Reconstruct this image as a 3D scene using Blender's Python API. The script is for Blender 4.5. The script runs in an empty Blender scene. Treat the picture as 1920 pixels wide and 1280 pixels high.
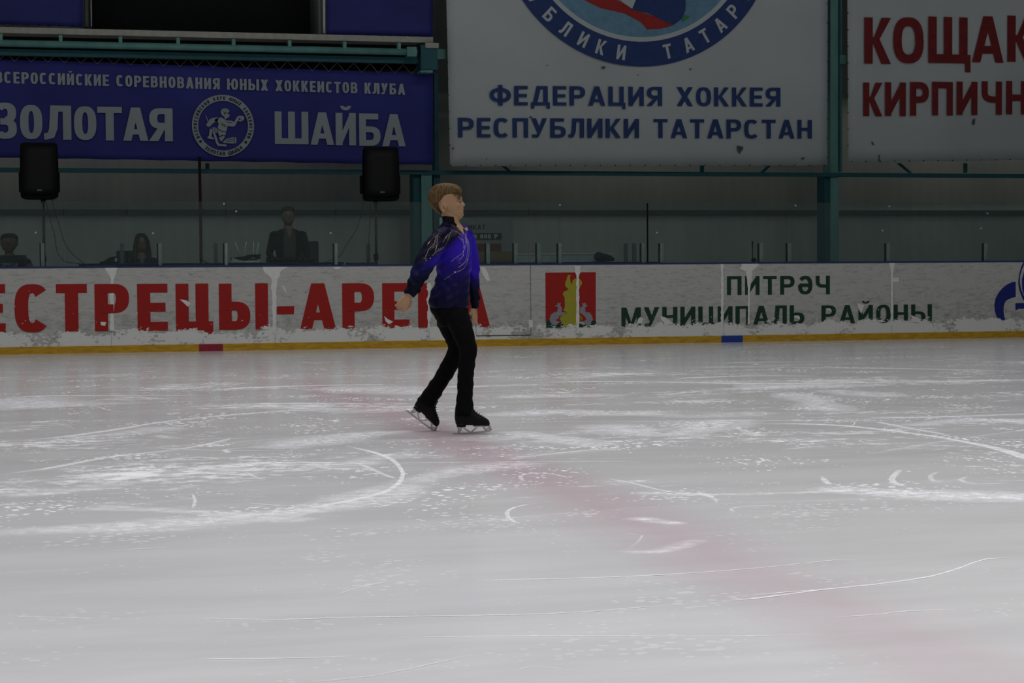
import bpy, bmesh, math, random
import numpy as np
from mathutils import Vector, Matrix
from mathutils.bvhtree import BVHTree

# ------------------------------------------------------------------ camera, world, lamps, exposure
sc = bpy.context.scene
COL = sc.collection
F_PX = 3600.0
YAW, PIT, ROLL, CH = -0.249565, 0.037644, -0.006822, 1.0292
BY = 24.934                     # front face of the far rink boards
Fv = Vector((-math.sin(YAW)*math.cos(PIT), math.cos(YAW)*math.cos(PIT), -math.sin(PIT)))
R0 = Vector((math.cos(YAW), math.sin(YAW), 0)); U0 = R0.cross(Fv)
Rv = math.cos(ROLL)*R0 + math.sin(ROLL)*U0
Uv = -math.sin(ROLL)*R0 + math.cos(ROLL)*U0
CAM = Vector((0, 0, CH))
cd = bpy.data.cameras.new('camera'); cam = bpy.data.objects.new('camera', cd); COL.objects.link(cam)
m = Matrix((Rv, Uv, -Fv)).transposed().to_4x4(); m.translation = CAM
cam.matrix_world = m
cd.sensor_width = 36; cd.lens = F_PX/1920*36; cd.clip_end = 200
sc.camera = cam
vs = sc.view_settings
vs.view_transform = 'Standard'; vs.look = 'None'; vs.gamma = 1; vs.use_curve_mapping = False
vs.exposure = 0.0
w = bpy.data.worlds.new('world'); sc.world = w; w.use_nodes = True
w.node_tree.nodes['Background'].inputs[0].default_value = (0.75, 0.9, 1.0, 1)
w.node_tree.nodes['Background'].inputs[1].default_value = 0.045

def area(name, loc, sx, sy, power, col=(1, 1, 1), rot=(0, 0, 0), spread=math.pi):
    l = bpy.data.lights.new(name, 'AREA'); l.shape = 'RECTANGLE'; l.size = sx; l.size_y = sy
    l.energy = power; l.color = col; l.spread = spread
    o = bpy.data.objects.new(name, l); COL.objects.link(o); o.location = loc; o.rotation_euler = rot
    return o
# rows of rink lamps hang over the ice, high above the frame
for k, (ly, pw) in enumerate(((2.5, 220), (7.5, 168), (12.5, 100), (18.0, 150))):
    for lx, kx in ((-6.5, 1.0), (3.5, 1.12), (13.5, 0.72 if ly > 15 else 0.9)):
        area('rink_lamp', (lx, ly, 9.0), 5.0, 0.6, pw*kx, (1.0, 0.99, 1.0), spread=math.radians(120))
for lx, lw in ((1.0, 6.5), (9.4, 4.2), (15.5, 5.0)):   # weak unseen lights added behind the banners to lift the end wall
    area('wall_fill', (lx, 28.85, 3.85), lw, 0.15, 0.95*lw, (1.0, 0.97, 0.88))
for lx, kx in ((-2.0, 1.0), (7.0, 1.0), (16.0, .5)):     # added tilted fill row that brightens the boards and the end wall
    area('board_fill', (lx, 16.0, 8.5), 4.0, 0.6, 29*kx, (0.97, 0.98, 1.0), rot=(math.radians(58), 0, 0), spread=math.radians(110))

# ------------------------------------------------------------------ pixel -> place helpers
def ray(px, py):
    return (Fv + Rv*((px-960)/F_PX) - Uv*((py-640)/F_PX))
def at(px, py, Y=BY):
    d = ray(px, py); return CAM + d*(Y/d.y)
def ice(px, py, z=0.0):
    d = ray(px, py); return CAM + d*((z-CH)/d.z)
def topx(P):
    d = P-CAM; z = d.dot(Fv)
    return 960+F_PX*d.dot(Rv)/z, 640-F_PX*d.dot(Uv)/z
SK = Vector((2.711, 11.74, 0))
WD = Vector((SK.x, SK.y, 0)).normalized(); UD = Vector((WD.y, -WD.x, 0)); ZD = Vector((0, 0, 1))
def sk(px, py, w=0.0):
    d = ray(px, py); t = ((SK-CAM).dot(WD)+w)/d.dot(WD); return CAM+d*t
PXM = 12.05/F_PX       # metres per pixel at the skater

# ------------------------------------------------------------------ mesh helpers
class MB:
    def __init__(s): s.v = []; s.f = []
    def add(s, vs, fs):
        n = len(s.v); s.v += [tuple(p) for p in vs]; s.f += [tuple(i+n for i in f) for f in fs]
    def box(s, a, b):
        x0, y0, z0 = (min(a[i], b[i]) for i in range(3)); x1, y1, z1 = (max(a[i], b[i]) for i in range(3))
        s.add([(x0,y0,z0),(x1,y0,z0),(x1,y1,z0),(x0,y1,z0),(x0,y0,z1),(x1,y0,z1),(x1,y1,z1),(x0,y1,z1)],
              [(0,3,2,1),(4,5,6,7),(0,1,5,4),(1,2,6,5),(2,3,7,6),(3,0,4,7)])
        return s
    def tube(s, pts, r, n=8):
        pts = [Vector(p) for p in pts]; rings = []
        for i, p in enumerate(pts):
            t = (pts[min(i+1, len(pts)-1)]-pts[max(i-1, 0)])
            t = t.normalized() if t.length > 1e-9 else Vector((0, 0, 1))
            a = t.cross(Vector((0.31, 0.95, 0.05)));
            if a.length < 1e-3: a = t.cross(Vector((1, 0, 0)))
            a.normalize(); b = t.cross(a)
            rr = r[i] if isinstance(r, (list, tuple)) else r
            rings.append([p+a*rr*math.cos(2*math.pi*k/n)+b*rr*math.sin(2*math.pi*k/n) for k in range(n)])
        return s.loft(rings)
    def loft(s, rings, caps=True):
        n = len(rings[0]); b = len(s.v); vs = []
        for r in rings: vs += r
        fs = []
        for i in range(len(rings)-1):
            for k in range(n):
                k2 = (k+1) % n
                fs.append((i*n+k, i*n+k2, (i+1)*n+k2, (i+1)*n+k))
        if caps:
            fs.append(tuple(range(n))[::-1]); fs.append(tuple((len(rings)-1)*n+k for k in range(n)))
        s.add(vs, fs); return s
    def poly(s, pts):
        s.add(pts, [tuple(range(len(pts)))]); return s
    def prism(s, pts, off):
        n = len(pts); off = Vector(off); pts = [Vector(p) for p in pts]
        s.add(pts+[p+off for p in pts], [tuple(range(n)), tuple(range(2*n-1, n-1, -1))] +
              [(k, (k+1) % n, n+(k+1) % n, n+k) for k in range(n)])
        return s
    def ell(s, c, a, b, cc, n=14, mrows=9, axes=None):
        c = Vector(c); ax = axes or (UD, WD, ZD); rings = []
        for i in range(mrows+1):
            th = math.pi*(i/mrows); z = math.cos(th); r = max(math.sin(th), 0.02)
            rings.append([c+ax[0]*a*r*math.cos(2*math.pi*k/n)+ax[1]*b*r*math.sin(2*math.pi*k/n)+ax[2]*cc*z for k in range(n)])
        return s.loft(rings)
    def build(s, name, mat, parent=None, smooth=False, bevel=0, fixn=True):
        me = bpy.data.meshes.new(name)
        me.from_pydata([tuple(v) for v in s.v], [], s.f); me.update()
        if fixn:
            bm = bmesh.new(); bm.from_mesh(me); bmesh.ops.recalc_face_normals(bm, faces=bm.faces); bm.to_mesh(me); bm.free()
        return mkobj(name, me, mat, parent, smooth, bevel)
def mkobj(name, me, mat, parent=None, smooth=False, bevel=0):
    o = bpy.data.objects.new(name, me); COL.objects.link(o)
    if mat and not me.materials: me.materials.append(mat)
    if smooth:
        me.polygons.foreach_set('use_smooth', [True]*len(me.polygons))
    if parent: 
        o.parent = parent
        o.matrix_parent_inverse = parent.matrix_basis.inverted()
    if bevel:
        b = o.modifiers.new('bevel', 'BEVEL'); b.width = bevel; b.segments = 2; b.limit_method = 'ANGLE'
    return o
def tag(o, label, cat, group=None, kind=None):
    if label: o['label'] = label
    if cat: o['category'] = cat
    if group: o['group'] = group
    if kind: o['kind'] = kind
    return o
def empty(name, loc, label, cat, group=None):
    o = bpy.data.objects.new(name, None); COL.objects.link(o); o.location = loc
    o.empty_display_size = 0.1
    return tag(o, label, cat, group)
def structure(o):
    o['kind'] = 'structure'; return o
def sgnp(v, p): return math.copysign(abs(v)**p, v)
def remesh(mb, name, mat, parent, vox, smooth_it=3, smooth_f=0.5):
    me = bpy.data.meshes.new(name+'_src'); me.from_pydata([tuple(v) for v in mb.v], [], mb.f); me.update()
    bm = bmesh.new(); bm.from_mesh(me); bmesh.ops.recalc_face_normals(bm, faces=bm.faces); bm.to_mesh(me); bm.free()
    o = bpy.data.objects.new(name+'_src', me); COL.objects.link(o)
    r = o.modifiers.new('r', 'REMESH'); r.mode = 'VOXEL'; r.voxel_size = vox; r.adaptivity = 0
    if smooth_it:
        q = o.modifiers.new('s', 'SMOOTH'); q.factor = smooth_f; q.iterations = smooth_it
    dg = bpy.context.evaluated_depsgraph_get(); dg.update()
    nm = bpy.data.meshes.new_from_object(o.evaluated_get(dg))
    nm.name = name; nm.materials.clear(); nm.materials.append(mat)
    bpy.data.objects.remove(o); bpy.data.meshes.remove(me)
    return mkobj(name, nm, None, parent, True)

# ------------------------------------------------------------------ materials
def mat(name, col, rough=0.7, metal=0.0, spec=0.3, noise=None, bump=None, emit=None, sheen=0):
    m = bpy.data.materials.new(name); m.use_nodes = True; nt = m.node_tree; N = nt.nodes; L = nt.links
    b = N['Principled BSDF']
    b.inputs['Base Color'].default_value = (*col, 1); b.inputs['Roughness'].default_value = rough
    b.inputs['Metallic'].default_value = metal; b.inputs['Specular IOR Level'].default_value = spec
    if sheen: b.inputs['Sheen Weight'].default_value = sheen
    tc = N.new('ShaderNodeTexCoord'); mp = N.new('ShaderNodeMapping'); L.new(tc.outputs['Object'], mp.inputs[0])
    if noise is None: noise = (12, 0.12, (1, 1, 1))
    sc_, amt, st = noise
    mp.inputs['Scale'].default_value = st
    n = N.new('ShaderNodeTexNoise'); n.inputs['Scale'].default_value = sc_; n.inputs['Detail'].default_value = 5
    L.new(mp.outputs[0], n.inputs['Vector'])
    r = N.new('ShaderNodeMapRange'); r.inputs['From Min'].default_value = 0.3; r.inputs['From Max'].default_value = 0.7
    r.inputs['To Min'].default_value = 1-amt; r.inputs['To Max'].default_value = 1+amt
    L.new(n.outputs['Fac'], r.inputs['Value'])
    v = N.new('ShaderNodeVectorMath'); v.operation = 'SCALE'; v.inputs[0].default_value = col
    L.new(r.outputs[0], v.inputs['Scale']); L.new(v.outputs[0], b.inputs['Base Color'])
    if bump:
        bn = N.new('ShaderNodeBump'); bn.inputs['Strength'].default_value = bump; bn.inputs['Distance'].default_value = 0.01
        L.new(n.outputs['Fac'], bn.inputs['Height']); L.new(bn.outputs[0], b.inputs['Normal'])
    if emit:
        b.inputs['Emission Color'].default_value = (*emit[:3], 1); b.inputs['Emission Strength'].default_value = emit[3]
    return m
class NT:
    """small node-graph helper"""
    def __init__(s, name):
        s.m = bpy.data.materials.new(name); s.m.use_nodes = True; s.t = s.m.node_tree; s.N = s.t.nodes; s.L = s.t.links
        s.b = s.N['Principled BSDF']; s.out = s.N['Material Output']
        tc = s.N.new('ShaderNodeTexCoord'); s.obj = tc.outputs['Object']
    def lk(s, a, b): s.L.new(a, b)
    def mapping(s, scale=(1, 1, 1), rot=(0, 0, 0), loc=(0, 0, 0)):
        n = s.N.new('ShaderNodeMapping'); n.inputs['Scale'].default_value = scale; n.inputs['Rotation'].default_value = rot
        n.inputs['Location'].default_value = loc; s.lk(s.obj, n.inputs[0]); return n.outputs[0]
    def noise(s, vec, scale, detail=5, rough=0.55, dist=0.0):
        n = s.N.new('ShaderNodeTexNoise'); n.inputs['Scale'].default_value = scale; n.inputs['Detail'].default_value = detail
        n.inputs['Roughness'].default_value = rough; n.inputs['Distortion'].default_value = dist
        s.lk(vec, n.inputs['Vector']); return n.outputs['Fac']
    def voro(s, vec, scale, feature='F1'):
        n = s.N.new('ShaderNodeTexVoronoi'); n.feature = feature; n.inputs['Scale'].default_value = scale
        s.lk(vec, n.inputs['Vector']); return n.outputs['Distance']
    def rng(s, v, a, b, c=0.0, d=1.0):
        n = s.N.new('ShaderNodeMapRange'); n.interpolation_type = 'SMOOTHSTEP'
        for k, x in zip(('From Min', 'From Max', 'To Min', 'To Max'), (a, b, c, d)): n.inputs[k].default_value = x
        s.lk(v, n.inputs['Value']); return n.outputs[0]
    def math(s, op, a, b=None):
        n = s.N.new('ShaderNodeMath'); n.operation = op; n.use_clamp = False
        for i, x in enumerate((a, b)):
            if x is None: continue
            if isinstance(x, (int, float)): n.inputs[i].default_value = x
            else: s.lk(x, n.inputs[i])
        return n.outputs[0]
    def mix(s, f, a, b):
        n = s.N.new('ShaderNodeMix'); n.data_type = 'RGBA'
        if isinstance(f, (int, float)): n.inputs[0].default_value = f
        else: s.lk(f, n.inputs[0])
        for i, x in ((6, a), (7, b)):
            if isinstance(x, tuple): n.inputs[i].default_value = (*x, 1)
            else: s.lk(x, n.inputs[i])
        return n.outputs[2]
    def xyz(s):
        n = s.N.new('ShaderNodeSeparateXYZ'); s.lk(s.obj, n.inputs[0]); return n.outputs
    def bump(s, h, st, dist=0.005):
        n = s.N.new('ShaderNodeBump'); n.inputs['Strength'].default_value = st; n.inputs['Distance'].default_value = dist
        s.lk(h, n.inputs['Height']); s.lk(n.outputs[0], s.b.inputs['Normal'])

# worn board facing: printed film that has chipped off, mostly low down
def board_mat(name, col, isfilm):
    g = NT(name); x, y, z = g.xyz()
    fine = g.noise(g.mapping((1, 1, 1.9)), 17, 7, 0.68)
    big = g.noise(g.mapping((1, 1, 1.3), loc=(3.1, 0, 0)), 2.6, 6, 0.6)
    # threshold falls towards the ice so most chips sit in the lowest 0.3 m
    zz = g.rng(z, 0.19, 0.40, 0.0, 1.0)
    mixn = g.math('ADD', g.math('MULTIPLY', fine, 0.42), g.math('MULTIPLY', big, 0.58))
    chip = g.rng(g.math('SUBTRACT', mixn, g.math('MULTIPLY', zz, 0.225)), 0.44, 0.455)
    spots = g.noise(g.mapping((1, 1, 0.9), loc=(9, 0, 2)), 30, 3, 0.5)
    lowz = g.rng(z, 0.35, 0.75, 0.0, 0.05)
    spot = g.rng(g.math('SUBTRACT', spots, lowz), 0.695, 0.71)
    wear = g.math('MAXIMUM', chip, spot)
    scuff = g.noise(g.mapping((0.35, 1, 2.2), rot=(0, 0.12, 0)), 22, 6, 0.75)
    scm = g.rng(scuff, 0.50, 0.74)
    grey = g.noise(g.mapping((1, 1, 2.0), loc=(1, 0, 5)), 9, 6, 0.7)
    gl = g.rng(z, 0.25, 0.75, 1.0, 0.25)
    gm = g.math('MULTIPLY', g.rng(grey, 0.42, 0.66), gl)
    bare = (0.74, 0.74, 0.70)
    if isfilm:
        film = g.mix(g.math('MULTIPLY', scm, 0.25), col, tuple(c*0.55 for c in col))
    else:
        film = g.mix(g.math('MULTIPLY', scm, 0.75), col, (0.16, 0.155, 0.14))
        film = g.mix(g.math('MULTIPLY', gm, 0.55), film, (0.20, 0.205, 0.20))
    g.lk(g.mix(wear, film, bare), g.b.inputs['Base Color'])
    g.b.inputs['Roughness'].default_value = 0.5; g.b.inputs['Specular IOR Level'].default_value = 0.25
    return g.m
M = {}
M['board'] = board_mat('worn_white_board', (0.51, 0.50, 0.465), False)
M['red_film'] = board_mat('red_lettering_film', (0.34, 0.016, 0.012), True)
M['green_film'] = board_mat('green_lettering_film', (0.012, 0.048, 0.026), True)
M['blue_film'] = board_mat('blue_logo_film', (0.012, 0.02, 0.17), True)
M['yellow_film'] = board_mat('yellow_crest_film', (0.36, 0.33, 0.03), True)
M['grey_film'] = board_mat('grey_crest_film', (0.26, 0.26, 0.29), True)
M['orange_film'] = mat('orange_crest_film', (0.34, 0.13, 0.01), 0.5)
M['bare'] = mat('bare_white_plastic', (0.74, 0.74, 0.70), 0.5, noise=(20, 0.06, (1, 1, 1)))
M['kick'] = mat('yellow_kick_plate', (0.52, 0.30, 0.022), 0.45, noise=(14, 0.25, (0.5, 1, 2)))
M['kickred'] = mat('red_kick_plate', (0.30, 0.022, 0.04), 0.45)
M['kickblue'] = mat('blue_kick_plate', (0.02, 0.05, 0.28), 0.45)
M['cap'] = mat('blue_cap_rail', (0.02, 0.035, 0.13), 0.4)
M['seam'] = mat('dark_seam', (0.02, 0.02, 0.02), 0.8)
M['black'] = mat('black_plastic', (0.003, 0.003, 0.0035), 0.6, spec=0.1)
M['blackm'] = mat('black_metal', (0.01, 0.012, 0.013), 0.45, spec=0.4)
M['grille'] = mat('black_grille', (0.003, 0.003, 0.0035), 0.7, noise=(220, 0.6, (1, 1, 1)))
M['post'] = mat('grey_aluminium', (0.62, 0.63, 0.61), 0.6)
M['postd'] = mat('dark_grey_post', (0.10, 0.11, 0.12), 0.5)
M['clip'] = mat('white_clip', (0.5, 0.52, 0.5), 0.4)
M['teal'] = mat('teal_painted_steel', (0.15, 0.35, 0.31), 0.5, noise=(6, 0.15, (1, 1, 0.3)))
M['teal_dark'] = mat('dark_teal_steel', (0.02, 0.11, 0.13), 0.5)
M['slab'] = mat('pale_slab_edge', (0.46, 0.45, 0.38), 0.7)
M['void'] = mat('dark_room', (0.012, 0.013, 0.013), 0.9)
M['bluecloth'] = mat('blue_banner_cloth', (0.036, 0.04, 0.25), 0.65, noise=(1.3, 0.14, (1, 1, 1.5)), bump=0.3)
M['bluetarp'] = mat('blue_tarpaulin', (0.03, 0.032, 0.20), 0.6, noise=(1.8, 0.2, (1, 1, 1)), bump=0.3)
M['print_white'] = mat('banner_white_print', (0.40, 0.44, 0.46), 0.65, noise=(2, 0.05, (1, 1, 1)))
M['poster'] = mat('white_poster_vinyl', (0.60, 0.63, 0.62), 0.6, noise=(0.6, 0.06, (1, 1, 1.3)))
M['navy_print'] = mat('navy_print', (0.028, 0.06, 0.20), 0.6)
M['red_print'] = mat('maroon_print', (0.22, 0.018, 0.02), 0.6)
M['brightred'] = mat('red_emblem_print', (0.42, 0.03, 0.025), 0.6)
M['sky_print'] = mat('light_blue_print', (0.17, 0.34, 0.47), 0.6)
M['grn_print'] = mat('green_print', (0.05, 0.28, 0.08), 0.6)
M['darkink'] = mat('dark_ink', (0.02, 0.022, 0.03), 0.7)
M['eyelet'] = mat('dark_eyelet', (0.05, 0.05, 0.05), 0.5)
M['rope'] = mat('grey_cord', (0.24, 0.24, 0.21), 0.8)
M['cable'] = mat('black_cable', (0.008, 0.009, 0.01), 0.6)
M['card'] = mat('cardboard', (0.16, 0.12, 0.06), 0.85)
M['maroon'] = mat('maroon_box', (0.10, 0.02, 0.02), 0.7)
M['whitebox'] = mat('white_laminate', (0.34, 0.38, 0.40), 0.5)
M['table'] = mat('dark_blue_table', (0.04, 0.05, 0.09), 0.5)
M['chair'] = mat('dark_chair_fabric', (0.035, 0.035, 0.05), 0.8)
M['skin'] = mat('skin', (0.31, 0.185, 0.10), 0.5, noise=(30, 0.06, (1, 1, 1)))
M['skin_d'] = mat('skin_of_staff', (0.15, 0.09, 0.06), 0.55)
M['lip'] = mat('lips', (0.33, 0.15, 0.11), 0.5)
M['eyew'] = mat('eye_white', (0.34, 0.28, 0.24), 0.3)
M['iris'] = mat('iris', (0.04, 0.035, 0.03), 0.25)
M['brow'] = mat('eyebrow_hair', (0.17, 0.11, 0.06), 0.8)
M['trouser'] = mat('black_stretch_trousers', (0.0030, 0.0032, 0.0036), 0.85, spec=0.06)
M['boot'] = mat('black_leather_boot', (0.006, 0.0055, 0.005), 0.5, spec=0.1, noise=(60, 0.2, (1, 1, 1)), bump=0.1)
M['steel'] = mat('steel_blade', (0.50, 0.48, 0.47), 0.28, metal=0.9)
M['blackcollar'] = mat('black_velvet_collar', (0.004, 0.004, 0.006), 0.9, spec=0.1)
M['hair_dark'] = mat('dark_brown_hair', (0.018, 0.013, 0.011), 0.6, noise=(50, 0.3, (1, 1, 0.2)))
M['jacket'] = mat('black_jacket', (0.004, 0.0045, 0.005), 0.9, spec=.1)
M['olive'] = mat('olive_shirt', (0.045, 0.048, 0.038), 0.85)
M['navycoat'] = mat('navy_coat', (0.012, 0.014, 0.03), 0.8)
M['greytee'] = mat('black_tee', (0.012, 0.012, 0.014), 0.85)
M['teeprint'] = mat('grey_tee_print', (0.16, 0.17, 0.17), 0.85, noise=(28, 0.8, (1, 1, 1)))
M['paper'] = mat('white_paper', (0.62, 0.66, 0.68), 0.7)

# crystal: tiny mirror-like faceted stones
def crystal():
    g = NT('crystal_stone'); b = g.b
    b.inputs['Base Color'].default_value = (0.62, 0.54, 0.36, 1); b.inputs['Metallic'].default_value = 0.85
    b.inputs['Roughness'].default_value = 0.18
    return g.m
M['crystal'] = crystal()
def hairmat():
    g = NT('dark_blond_hair')
    n = g.noise(g.mapping((1.2, 1.2, 0.25)), 60, 4, 0.7)
    big = g.noise(g.mapping((1, 1, 1)), 14, 2, 0.5)
    c = g.mix(g.rng(n, 0.3, 0.7), (0.035, 0.019, 0.008), (0.125, 0.076, 0.029))
    c = g.mix(g.math('MULTIPLY', g.rng(big, 0.4, 0.65), 0.5), c, (0.07, 0.045, 0.022))
    g.lk(c, g.b.inputs['Base Color']); g.b.inputs['Roughness'].default_value = 0.6; g.b.inputs['Specular IOR Level'].default_value = 0.12
    g.bump(n, 0.6, 0.006); return g.m
M['hair'] = hairmat()
def shirtmat():
    g = NT('dyed_blue_skating_shirt')
    a = g.N.new('ShaderNodeAttribute'); a.attribute_name = 'dye'
    f = g.noise(g.mapping((1, 1, 0.4)), 9, 3, 0.5)
    c = g.mix(g.rng(f, 0.3, 0.7, 0.0, 0.25), a.outputs['Color'], (0.003, 0.003, 0.018))
    g.lk(c, g.b.inputs['Base Color']); g.b.inputs['Roughness'].default_value = 0.55
    g.b.inputs['Specular IOR Level'].default_value = 0.08
    g.bump(f, 0.5, 0.03); return g.m
M['shirt'] = shirtmat()
def glassmat():
    m = bpy.data.materials.new('protective_glass'); m.use_nodes = True; t = m.node_tree; N = t.nodes; L = t.links
    N.remove(N['Principled BSDF'])
    tr = N.new('ShaderNodeBsdfTransparent'); tr.inputs[0].default_value = (0.84, 0.90, 0.88, 1)
    gl = N.new('ShaderNodeBsdfGlossy'); gl.inputs['Roughness'].default_value = 0.12; gl.inputs[0].default_value = (0.9, 1, 0.97, 1)
    df = N.new('ShaderNodeBsdfDiffuse'); df.inputs[0].default_value = (0.30, 0.36, 0.34, 1)
    fr = N.new('ShaderNodeFresnel'); fr.inputs[0].default_value = 1.35
    mx = N.new('ShaderNodeMixShader'); L.new(fr.outputs[0], mx.inputs[0]); L.new(tr.outputs[0], mx.inputs[1]); L.new(gl.outputs[0], mx.inputs[2])
    m2 = N.new('ShaderNodeMixShader'); m2.inputs[0].default_value = 0.06
    L.new(mx.outputs[0], m2.inputs[1]); L.new(df.outputs[0], m2.inputs[2]); L.new(m2.outputs[0], N['Material Output'].inputs[0])
    return m
M['glass'] = glassmat()
def wallmat():
    g = NT('corrugated_wall_sheet'); x, y, z = g.xyz()
    wv = g.N.new('ShaderNodeTexWave'); wv.wave_type = 'BANDS'; wv.bands_direction = 'X'; wv.inputs['Scale'].default_value = 1.6
    g.lk(g.obj, wv.inputs[0])
    n = g.noise(g.mapping((1, 1, 0.6)), 1.2, 5, 0.6)
    c = g.mix(g.rng(n, 0.3, 0.7), (0.38, 0.41, 0.39), (0.47, 0.48, 0.44))
    c = g.mix(g.math('MULTIPLY', wv.outputs['Fac'], 0.10), c, (0.25, 0.27, 0.26))
    g.lk(c, g.b.inputs['Base Color']); g.b.inputs['Roughness'].default_value = 0.7
    return g.m
M['wall'] = wallmat()
M['concrete'] = mat('dark_concrete', (0.10, 0.10, 0.10), 0.85)

def icemat():
    g = NT('skated_ice'); x, y, z = g.xyz()
    near = g.rng(y, 6.8, 9.5, 0.0, 1.0)          # the far half has been skated on, the near part is fresher
    far = g.rng(y, 17.5, 21.0, 1.0, 0.12)
    work = g.math('MULTIPLY', near, far)
    big = g.noise(g.mapping((0.55, 1.0, 1)), 0.8, 8, 0.62, 0.4)
    brk = g.noise(g.mapping((0.7, 1, 1)), 9, 6, 0.75)
    patch = g.rng(g.math('ADD', g.math('MULTIPLY', big, 0.6), g.math('MULTIPLY', brk, 0.4)), 0.51, 0.68)
    patch = g.math('MULTIPLY', patch, work)
    v1 = g.voro(g.mapping((1, 1, 1)), 8.5); dens = g.noise(g.mapping((1, 1, 1), loc=(7, 3, 0)), 0.7, 3, 0.5)
    s1 = g.math('MULTIPLY', g.math('LESS_THAN', v1, g.rng(dens, 0.40, 0.75, 0.0, 0.15)), near)
    v2 = g.voro(g.mapping((0.8, 1, 1), loc=(2.3, 1.1, 0)), 24.0); d2 = g.noise(g.mapping((1, 1, 1), loc=(1, 9, 0)), 1.6, 3, 0.5)
    s2 = g.math('LESS_THAN', v2, g.rng(d2, 0.40, 0.72, 0.0, 0.38))
    spec = g.math('MULTIPLY', g.math('MAXIMUM', s1, s2), g.rng(y, 7.0, 10.5, 0.15, 0.8))
    # hairline blade scratches: zero level sets of stretched, warped noises
    def lines(scale, mp, wd, lo):
        n = g.noise(mp, scale, 1.0, 0.3, 0.3)
        d = g.math('ABSOLUTE', g.math('SUBTRACT', n, 0.5))
        return g.rng(d, 0.0, wd, lo, 0.0)
    l1 = lines(0.45, g.mapping((0.35, 1, 1), rot=(0, 0, 0.25)), 0.0010, 0.6)
    l2 = lines(0.6, g.mapping((0.35, 1, 1), rot=(0, 0, -0.35), loc=(4, 4, 0)), 0.0010, 0.5)
    l3 = lines(0.7, g.mapping((1, 1, 1), loc=(8, 1, 0)), 0.0008, 0.45)
    gate = g.rng(g.noise(g.mapping((1, 1, 1), loc=(5, 5, 5)), 1.1, 2, 0.5), 0.46, 0.6)
    scr = g.math('MULTIPLY', g.math('MULTIPLY', g.math('MAXIMUM', l1, g.math('MAXIMUM', l2, l3)), gate), g.rng(y, 8.5, 11.5, 0.0, 0.7))
    snow = g.math('MAXIMUM', g.math('MAXIMUM', g.math('MULTIPLY', patch, 0.62), spec), scr)
    tone = g.noise(g.mapping((0.25, 1, 1)), 2.2, 5, 0.6)
    base = g.mix(g.rng(tone, 0.3, 0.7), (0.59, 0.585, 0.588), (0.67, 0.662, 0.667))
    # broad blurred paint of the red centre line, frozen under the surface
    a = g.N.new('ShaderNodeAttribute'); a.attribute_name = 'paint'
    pn = g.noise(g.mapping((1, 1, 1)), 3, 4, 0.6)
    pf = g.math('MULTIPLY', a.outputs['Fac'], g.rng(pn, 0.2, 0.8, 0.75, 1.0))
    base = g.mix(pf, base, (0.56, 0.40, 0.45))
    c = g.mix(snow, base, (0.88, 0.88, 0.90))
    g.lk(c, g.b.inputs['Base Color'])
    g.lk(g.rng(snow, 0.0, 0.6, 0.17, 0.75), g.b.inputs['Roughness'])
    g.b.inputs['IOR'].default_value = 1.31
    h = g.noise(g.mapping((1, 1, 1)), 40, 4, 0.6)
    g.bump(g.math('ADD', g.math('MULTIPLY', h, 0.15), snow), 0.07, 0.003)
    return g.m
M['ice'] = icemat()
def snowmat(name='scraped_snow', lo=.05, hi=.85):
    g = NT(name)
    a = g.N.new('ShaderNodeAttribute'); a.attribute_name = 'fade'
    n = g.noise(g.mapping((0.7, 1, 1)), 16, 6, 0.75)
    al = g.math('MULTIPLY', a.outputs['Fac'], g.rng(n, 0.36, 0.66, lo, hi))
    b = g.b; b.inputs['Base Color'].default_value = (0.88, 0.88, 0.90, 1); b.inputs['Roughness'].default_value = 0.8
    g.lk(al, b.inputs['Alpha'])
    return g.m
M['snow'] = snowmat(); M['track'] = snowmat('blade_cut', .45, 1.0)

# ------------------------------------------------------------------ block lettering (drawn glyphs)
def rect(x0, y0, x1, y1): return [(x0, y0), (x1, y0), (x1, y1), (x0, y1)]
def arc(cx, cy, rx, ry, a0, a1, s, t, n=2.5, seg=None):
    seg = seg or max(3, int(abs(a1-a0)/15)); out = []
    def P(a, X, Y):
        a = math.radians(a); return (cx+X*sgnp(math.cos(a), 2/n), cy+Y*sgnp(math.sin(a), 2/n))
    ang = [a0+(a1-a0)*i/seg for i in range(seg+1)]
    for i in range(seg):
        out.append([P(ang[i], rx, ry), P(ang[i+1], rx, ry), P(ang[i+1], rx-s, ry-t), P(ang[i], rx-s, ry-t)])
    return out
def bowl(x0, y0, y1, xr, s, t, n=2.4):
    ry = (y1-y0)/2; rx = min(xr-x0, ry*1.05); cx = xr-rx
    o = arc(cx, y0+ry, rx, ry, -90, 90, s, t, n)
    if cx > x0: o += [rect(x0, y0, cx, y0+t), rect(x0, y1-t, cx, y1)]
    return o
def mir(polys, w): return [[(w-x, y) for x, y in p][::-1] for p in polys]
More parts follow.
